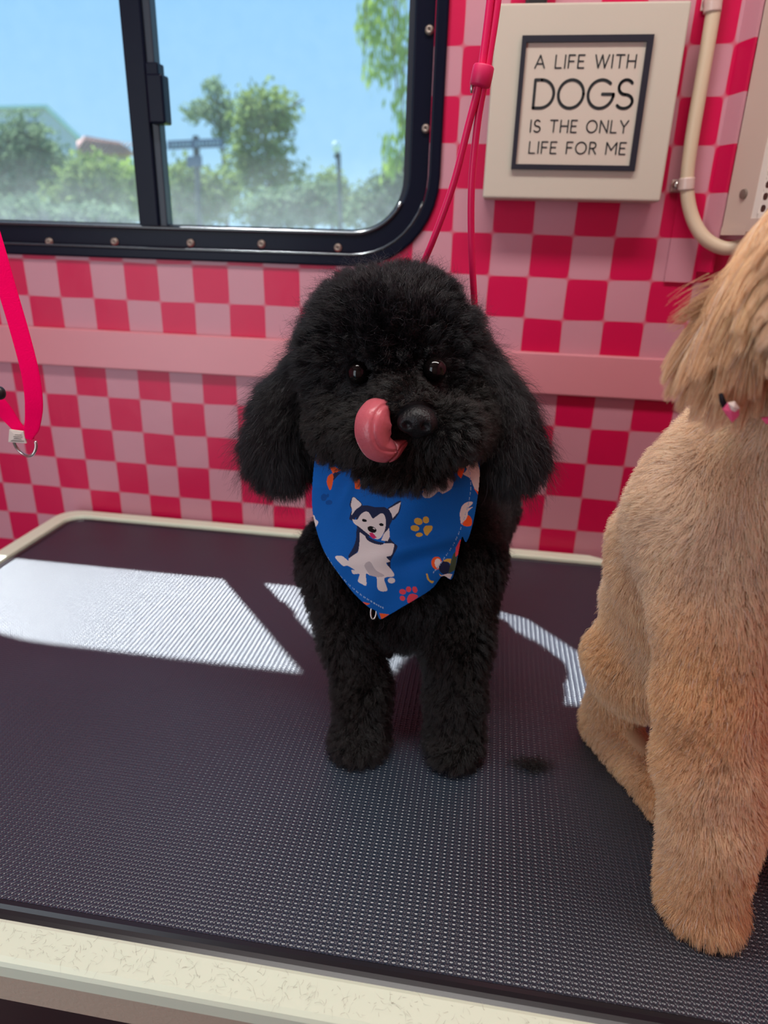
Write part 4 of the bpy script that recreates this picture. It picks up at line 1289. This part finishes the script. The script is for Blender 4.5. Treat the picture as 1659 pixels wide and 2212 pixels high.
# ================================================================ loose hair on the table
n = 480
tx = rng.uniform(-4.9, 4.0, n); ty = TY1 + rng.uniform(.06, .42, n)
tuft_dir = np.stack([rng.normal(size=n), rng.normal(size=n), rng.random(n) * .1], 1)
clip_e = empty('hair_clippings', (-.5, TY1 + .2, ZT + .04), 'fine dark hair clippings scattered along the cream front rim of the table', 'hair clippings'); clip_e['kind'] = 'stuff'
grow('clippings', clip_e, BLACK_COAT, np.stack([tx, ty, np.full(n, ZT + .046)], 1), tuft_dir, .05 + .11 * rng.random(n) ** 2, .0009, np.tile(np.array([.22, .19, .15]), (n, 1)), K=6, wave=.3, wfreq=.5, clump=0, droop=0, jitter=.1)
n = 500
tc_ = T(1150, 1655)
tu = empty('hair_tuft', tc_, 'small dark tuft of cut hair on the rubber pad right of the poodle', 'hair clippings')
rt = tc_ + np.stack([rng.normal(size=n) * .16, rng.normal(size=n) * .09, np.abs(rng.normal(size=n)) * .03 + .01], 1)
grow('strands', tu, BLACK_COAT, rt, np.stack([rng.normal(size=n), rng.normal(size=n), .3 * rng.random(n)], 1), .12 + .14 * rng.random(n), .0022, np.tile(np.array([.014, .012, .011]), (n, 1)), K=6, wave=.3, wfreq=.8, clump=.2, cell=.2, droop=.25, jitter=.2)

# ================================================================ the street outside the window
GRASS = mat('grass', srgb(110, 130, 80), .9, .1, var=(.6, .2))
TRUNK = mat('bark', srgb(92, 80, 70), .9, .1)
HOUSE1 = mat('grey_siding', srgb(208, 203, 203), .8, .2); HOUSETRIM = mat('pale_fascia', srgb(205, 225, 215), .7, .2)
TILE = mat('terracotta_tiles', srgb(205, 160, 152), .8, .2); HOUSE2 = mat('stucco', srgb(190, 180, 165), .8, .2)
POST = mat('dark_green_post', srgb(52, 62, 70), .6, .3); SIGNBLUE = mat('street_sign_plate', srgb(88, 100, 126), .6, .3); SIGNTXT = mat('pale_letters', srgb(150, 165, 180), .6, .3)
GLOBE = mat('white_lamp_globe', srgb(235, 240, 245), .4, .4)
LEAF_A = leaf_material('leaf_olive', srgb(112, 132, 84), srgb(150, 168, 100)); LEAF_B = leaf_material('leaf_grey_green', srgb(96, 118, 96), srgb(138, 158, 120)); LEAF_C = leaf_material('leaf_bright', srgb(122, 158, 74), srgb(178, 196, 92))
gz = FLOOR_Z - 14
v = [(-900, 8, gz), (900, 8, gz), (900, 1600, gz), (-900, 1600, gz), (-900, 8, gz - 5), (900, 8, gz - 5), (900, 1600, gz - 5), (-900, 1600, gz - 5)]
f = [(0, 1, 2, 3), (4, 7, 6, 5), (0, 4, 5, 1), (1, 5, 6, 2), (2, 6, 7, 3), (3, 7, 4, 0)]
tagstruct(obj2('ground', v, f, GRASS))
def plant(name, label, cat, blobs, dist, n, leaf_px, material, trunk=None, spread=.024, group=None, long=1.0, hang=False, twigs=()):
    """crown of leaves filling soft blobs (cx, cy, rx, ry as seen), with a trunk down to the ground"""
    cx0, cy0 = blobs[0][0], blobs[0][1]
    base = D(cx0, cy0, dist); base = np.array([base[0], base[1], gz])
    root = empty(name, base, label, cat, group)
    ar = np.array([b[2] * b[3] for b in blobs], float)
    k = rng.choice(len(blobs), n, p=ar / ar.sum())
    bl = np.array(blobs, float)[k]
    r_ = rng.random(n) ** .42; th = rng.random(n) * 6.283; ph = np.arccos(rng.uniform(-1, 1, n))
    ox = r_ * np.sin(ph) * np.cos(th); oy = r_ * np.cos(ph); oz = r_ * np.sin(ph) * np.sin(th)
    # break the outline into sprays
    lump = 1 + .28 * np.sin(5 * th + k) * np.sin(4 * ph + 2 * k)
    px = bl[:, 0] + bl[:, 2] * ox * lump; py = bl[:, 1] + bl[:, 3] * oy * lump
    dd = dist * (1 + spread * oz)
    V0 = CAM + (FW + RT * ((px - 829.5) / FPX)[:, None] - UP * ((py - 1106) / FPX)[:, None]) * dd[:, None]
    sz = leaf_px * dist / FPX * (.6 + .8 * rng.random(n))
    if hang:
        u = np.stack([rng.normal(size=n) * .15, rng.normal(size=n) * .15, -np.ones(n)], 1)
    else:
        u = rng.normal(size=(n, 3))
    u = unit(u); w_ = unit(np.cross(u, rng.normal(size=(n, 3))))
    q = np.stack([V0 - u * (sz * long)[:, None], V0 + w_ * (sz * .45)[:, None], V0 + u * (sz * long)[:, None], V0 - w_ * (sz * .45)[:, None]], 1).reshape(-1, 3)
    F = np.arange(4 * n).reshape(-1, 4)
    obj2('foliage', q, F, material, root)
    parts = []
    if trunk is not None:
        tp = [D(px_, py_, dist) for px_, py_ in trunk]
        tp.append(np.array([tp[-1][0], tp[-1][1], gz]))
        parts.append(sweep(spline(tp, 5), np.linspace(2.0, 5.0, (len(tp) - 1) * 5 + 1) * dist / FPX, nseg=8))
    for tw in twigs:
        tp = [D(px_, py_, dist) for px_, py_ in tw]
        parts.append(sweep(spline(tp, 5) if len(tp) > 2 else np.array(tp), 1.6 * dist / FPX, nseg=6))
    if parts:
        v, f = merge(parts); obj2('trunk', v, f, TRUNK, root)
    return root
plant('tree', 'olive green tree in front of the grey gable, left window pane', 'tree', [(45, 330, 75, 85), (10, 400, 70, 90), (100, 390, 80, 80)], 472, 5200, 8, LEAF_B, [(60, 400), (62, 470)])
plant('shrub', 'leafy shrub below the red tiled roof, left window pane', 'shrub', [(200, 400, 80, 70), (150, 440, 70, 60)], 426, 3600, 8, LEAF_A, [(190, 440), (190, 480)])
plant('shrub', 'yellowish shrub hard against the black window divider, left pane', 'shrub', [(270, 385, 26, 40), (270, 435, 40, 64)], 449, 2200, 7, LEAF_C, [(265, 420), (265, 480)])
plant('shrub', 'low dark hedge plant along the lower left of the window', 'shrub', [(30, 470, 120, 45), (180, 480, 120, 40)], 380, 3600, 8, LEAF_B, [(80, 480), (80, 500)])
plant('tree', 'small open tree behind the street sign', 'tree', [(460, 190, 26, 26), (425, 240, 36, 26), (470, 235, 40, 40), (490, 280, 30, 40)], 518, 900, 7, LEAF_B, [(468, 200), (478, 290), (486, 400)], twigs=[[(478, 280), (440, 250), (405, 245)], [(474, 240), (455, 200)]])
plant('tree', 'tall bushy tree right of the street sign', 'tree', [(565, 235, 52, 58), (610, 240, 42, 50), (530, 250, 36, 62), (570, 320, 74, 62), (590, 395, 86, 60), (520, 360, 40, 60)], 472, 3600, 7.5, LEAF_A, [(565, 230), (575, 330), (582, 430)], twigs=[[(570, 300), (620, 240), (655, 215)], [(572, 330), (600, 300), (640, 290)], [(566, 290), (530, 220)]])
plant('shrub', 'leafy shrub under the street sign, right window pane', 'shrub', [(400, 400, 50, 60), (470, 420, 60, 60), (410, 460, 70, 50)], 426, 3200, 8, LEAF_A, [(430, 440), (430, 490)])
plant('shrub', 'grey green hedge below the tall bushy tree', 'shrub', [(600, 455, 90, 48), (680, 440, 60, 52)], 403, 3200, 8, LEAF_B, [(620, 460), (620, 495)])
plant('shrub', 'small round tree beside the white globed lamp post', 'shrub', [(715, 400, 34, 38), (740, 445, 46, 48)], 449, 1600, 7, LEAF_A, [(718, 430), (718, 490)])
plant('shrub', 'pale shrub in the lower right corner of the window', 'shrub', [(830, 430, 64, 62), (870, 380, 44, 62), (790, 460, 50, 40)], 426, 2800, 7.5, LEAF_B, [(835, 450), (835, 490)])
plant('tree', 'bright willow branches hanging into the upper right of the window', 'tree', [(835, 20, 70, 60), (795, 60, 34, 60), (825, 130, 28, 80), (860, 100, 36, 80), (868, 240, 22, 90), (800, 150, 20, 50), (845, 330, 30, 70), (850, -80, 120, 80)], 250, 1150, 7.5, LEAF_C, [(960, -160), (1010, 100), (1020, 400)], long=1.5, hang=True, twigs=[[(960, -160), (870, -60), (850, 80), (858, 200)], [(900, -100), (800, -30), (790, 100)], [(960, -100), (880, 100), (868, 330)]])

def px_prism(pxs, d0, d1):
    n = len(pxs); v = [D(px, py, d0) for px, py in pxs]
    dr_ = D(pxs[len(pxs) // 2][0], pxs[len(pxs) // 2][1], 1) - CAM
    th_ = math.atan2(dr_[1], dr_[0]) + math.radians(14)      # the houses stand square to a street that runs off to the left
    back = np.array([math.cos(th_), math.sin(th_), 0])
    v += [p + back * (d1 - d0) for p in v]
    f = [tuple(range(n)), tuple(range(n, 2 * n))[::-1]] + [(i, n + i, n + (i + 1) % n, (i + 1) % n) for i in range(n)]
    return np.array(v), f
hs = empty('house', np.append(D(20, 300, 640)[:2], gz), 'grey gabled house behind the trees at the left of the window', 'house')
v, f = px_prism([(-160, 236), (98, 231), (166, 300), (166, 700), (-160, 700)], 640, 700); obj2('wall', v, f, HOUSE1, hs)
v, f = px_prism([(-165, 238), (-165, 231), (102, 225), (178, 298), (172, 302), (98, 232)], 636, 705); obj2('roof', v, f, HOUSETRIM, hs)
v, f = px_prism([(60, 262), (84, 262), (84, 292), (60, 292)], 638, 641); obj2('window', v, f, mat('far_window', srgb(90, 105, 120), .3, .5), hs)
h2 = empty('house', np.append(D(220, 320, 820)[:2], gz), 'house with a red tiled roof beside the grey gabled house', 'house')
v, f = px_prism([(165, 332), (280, 332), (280, 700), (165, 700)], 820, 900); obj2('wall', v, f, HOUSE2, h2)
parts = [px_prism([(152, 334), (184, 293), (258, 307), (296, 334)], 815, 905)]
for k in range(13):
    x = 158 + k * 9
    parts.append(px_prism([(x, 333), (x + 26 - k * .4, 296 + k * 1.0), (x + 29 - k * .4, 296 + k * 1.0), (x + 3.5, 333)], 812, 816))
v, f = merge(parts); obj2('tiled_roof', v, f, TILE, h2)

ss = empty('street_sign', np.append(D(425, 310, 330)[:2], gz), 'dark street name sign on a post seen through the window', 'street sign')
v, f = px_prism([(362, 304), (482, 298), (483, 318), (362, 323)], 330, 331); obj2('name_plate', v, f, SIGNBLUE, ss)
v, f = px_prism([(404, 338), (436, 336), (437, 360), (405, 362)], 331, 332); obj2('lower_plate', v, f, SIGNBLUE, ss)
pt = [D(423, 296, 333), D(425, 340, 333), D(428, 430, 333)]; pt.append(np.array([pt[-1][0], pt[-1][1], gz]))
v, f = sweep(np.array(pt), 7 * 333 / FPX, nseg=10); obj2('post', v, f, POST, ss)
for word in (((368, 3), (375, 5), (383, 3), (390, 4), (398, 4), (406, 5)), ((424, 4), (432, 5), (441, 3), (448, 4), (456, 5), (465, 4), (472, 3))):
    v, f = merge([px_prism([(x, 308 - (x - 370) * .05), (x + w_, 308 - (x - 370) * .05), (x + w_, 318 - (x - 370) * .05), (x, 318 - (x - 370) * .05)], 329.6, 329.9) for x, w_ in word])
    obj2('lettering', v, f, SIGNTXT, ss)
lp = empty('lamp_post', np.append(D(734, 400, 360)[:2], gz), 'street lamp with a white globe on a dark post', 'street lamp')
pt = [D(731, 332, 360), D(733, 400, 360), D(735, 470, 360)]; pt.append(np.array([pt[-1][0], pt[-1][1], gz]))
v, f = sweep(np.array(pt), np.array([5, 4, 5, 6]) * 360 / FPX, nseg=10); obj2('post', v, f, POST, lp)
gc = D(727, 318, 360)
v, f = lathe([(.3, 3.2), (1.6, 2.4), (2.2, .8), (2.1, -1), (1.2, -2.6), (.8, -3.4)], gc, 'z', 16); obj2('globe', v, f, GLOBE, lp, True)
v, f = lathe([(.9, -3.2), (1.5, -4.2), (1.0, -5.2)], gc, 'z', 12); obj2('collar', v, f, POST, lp, True)
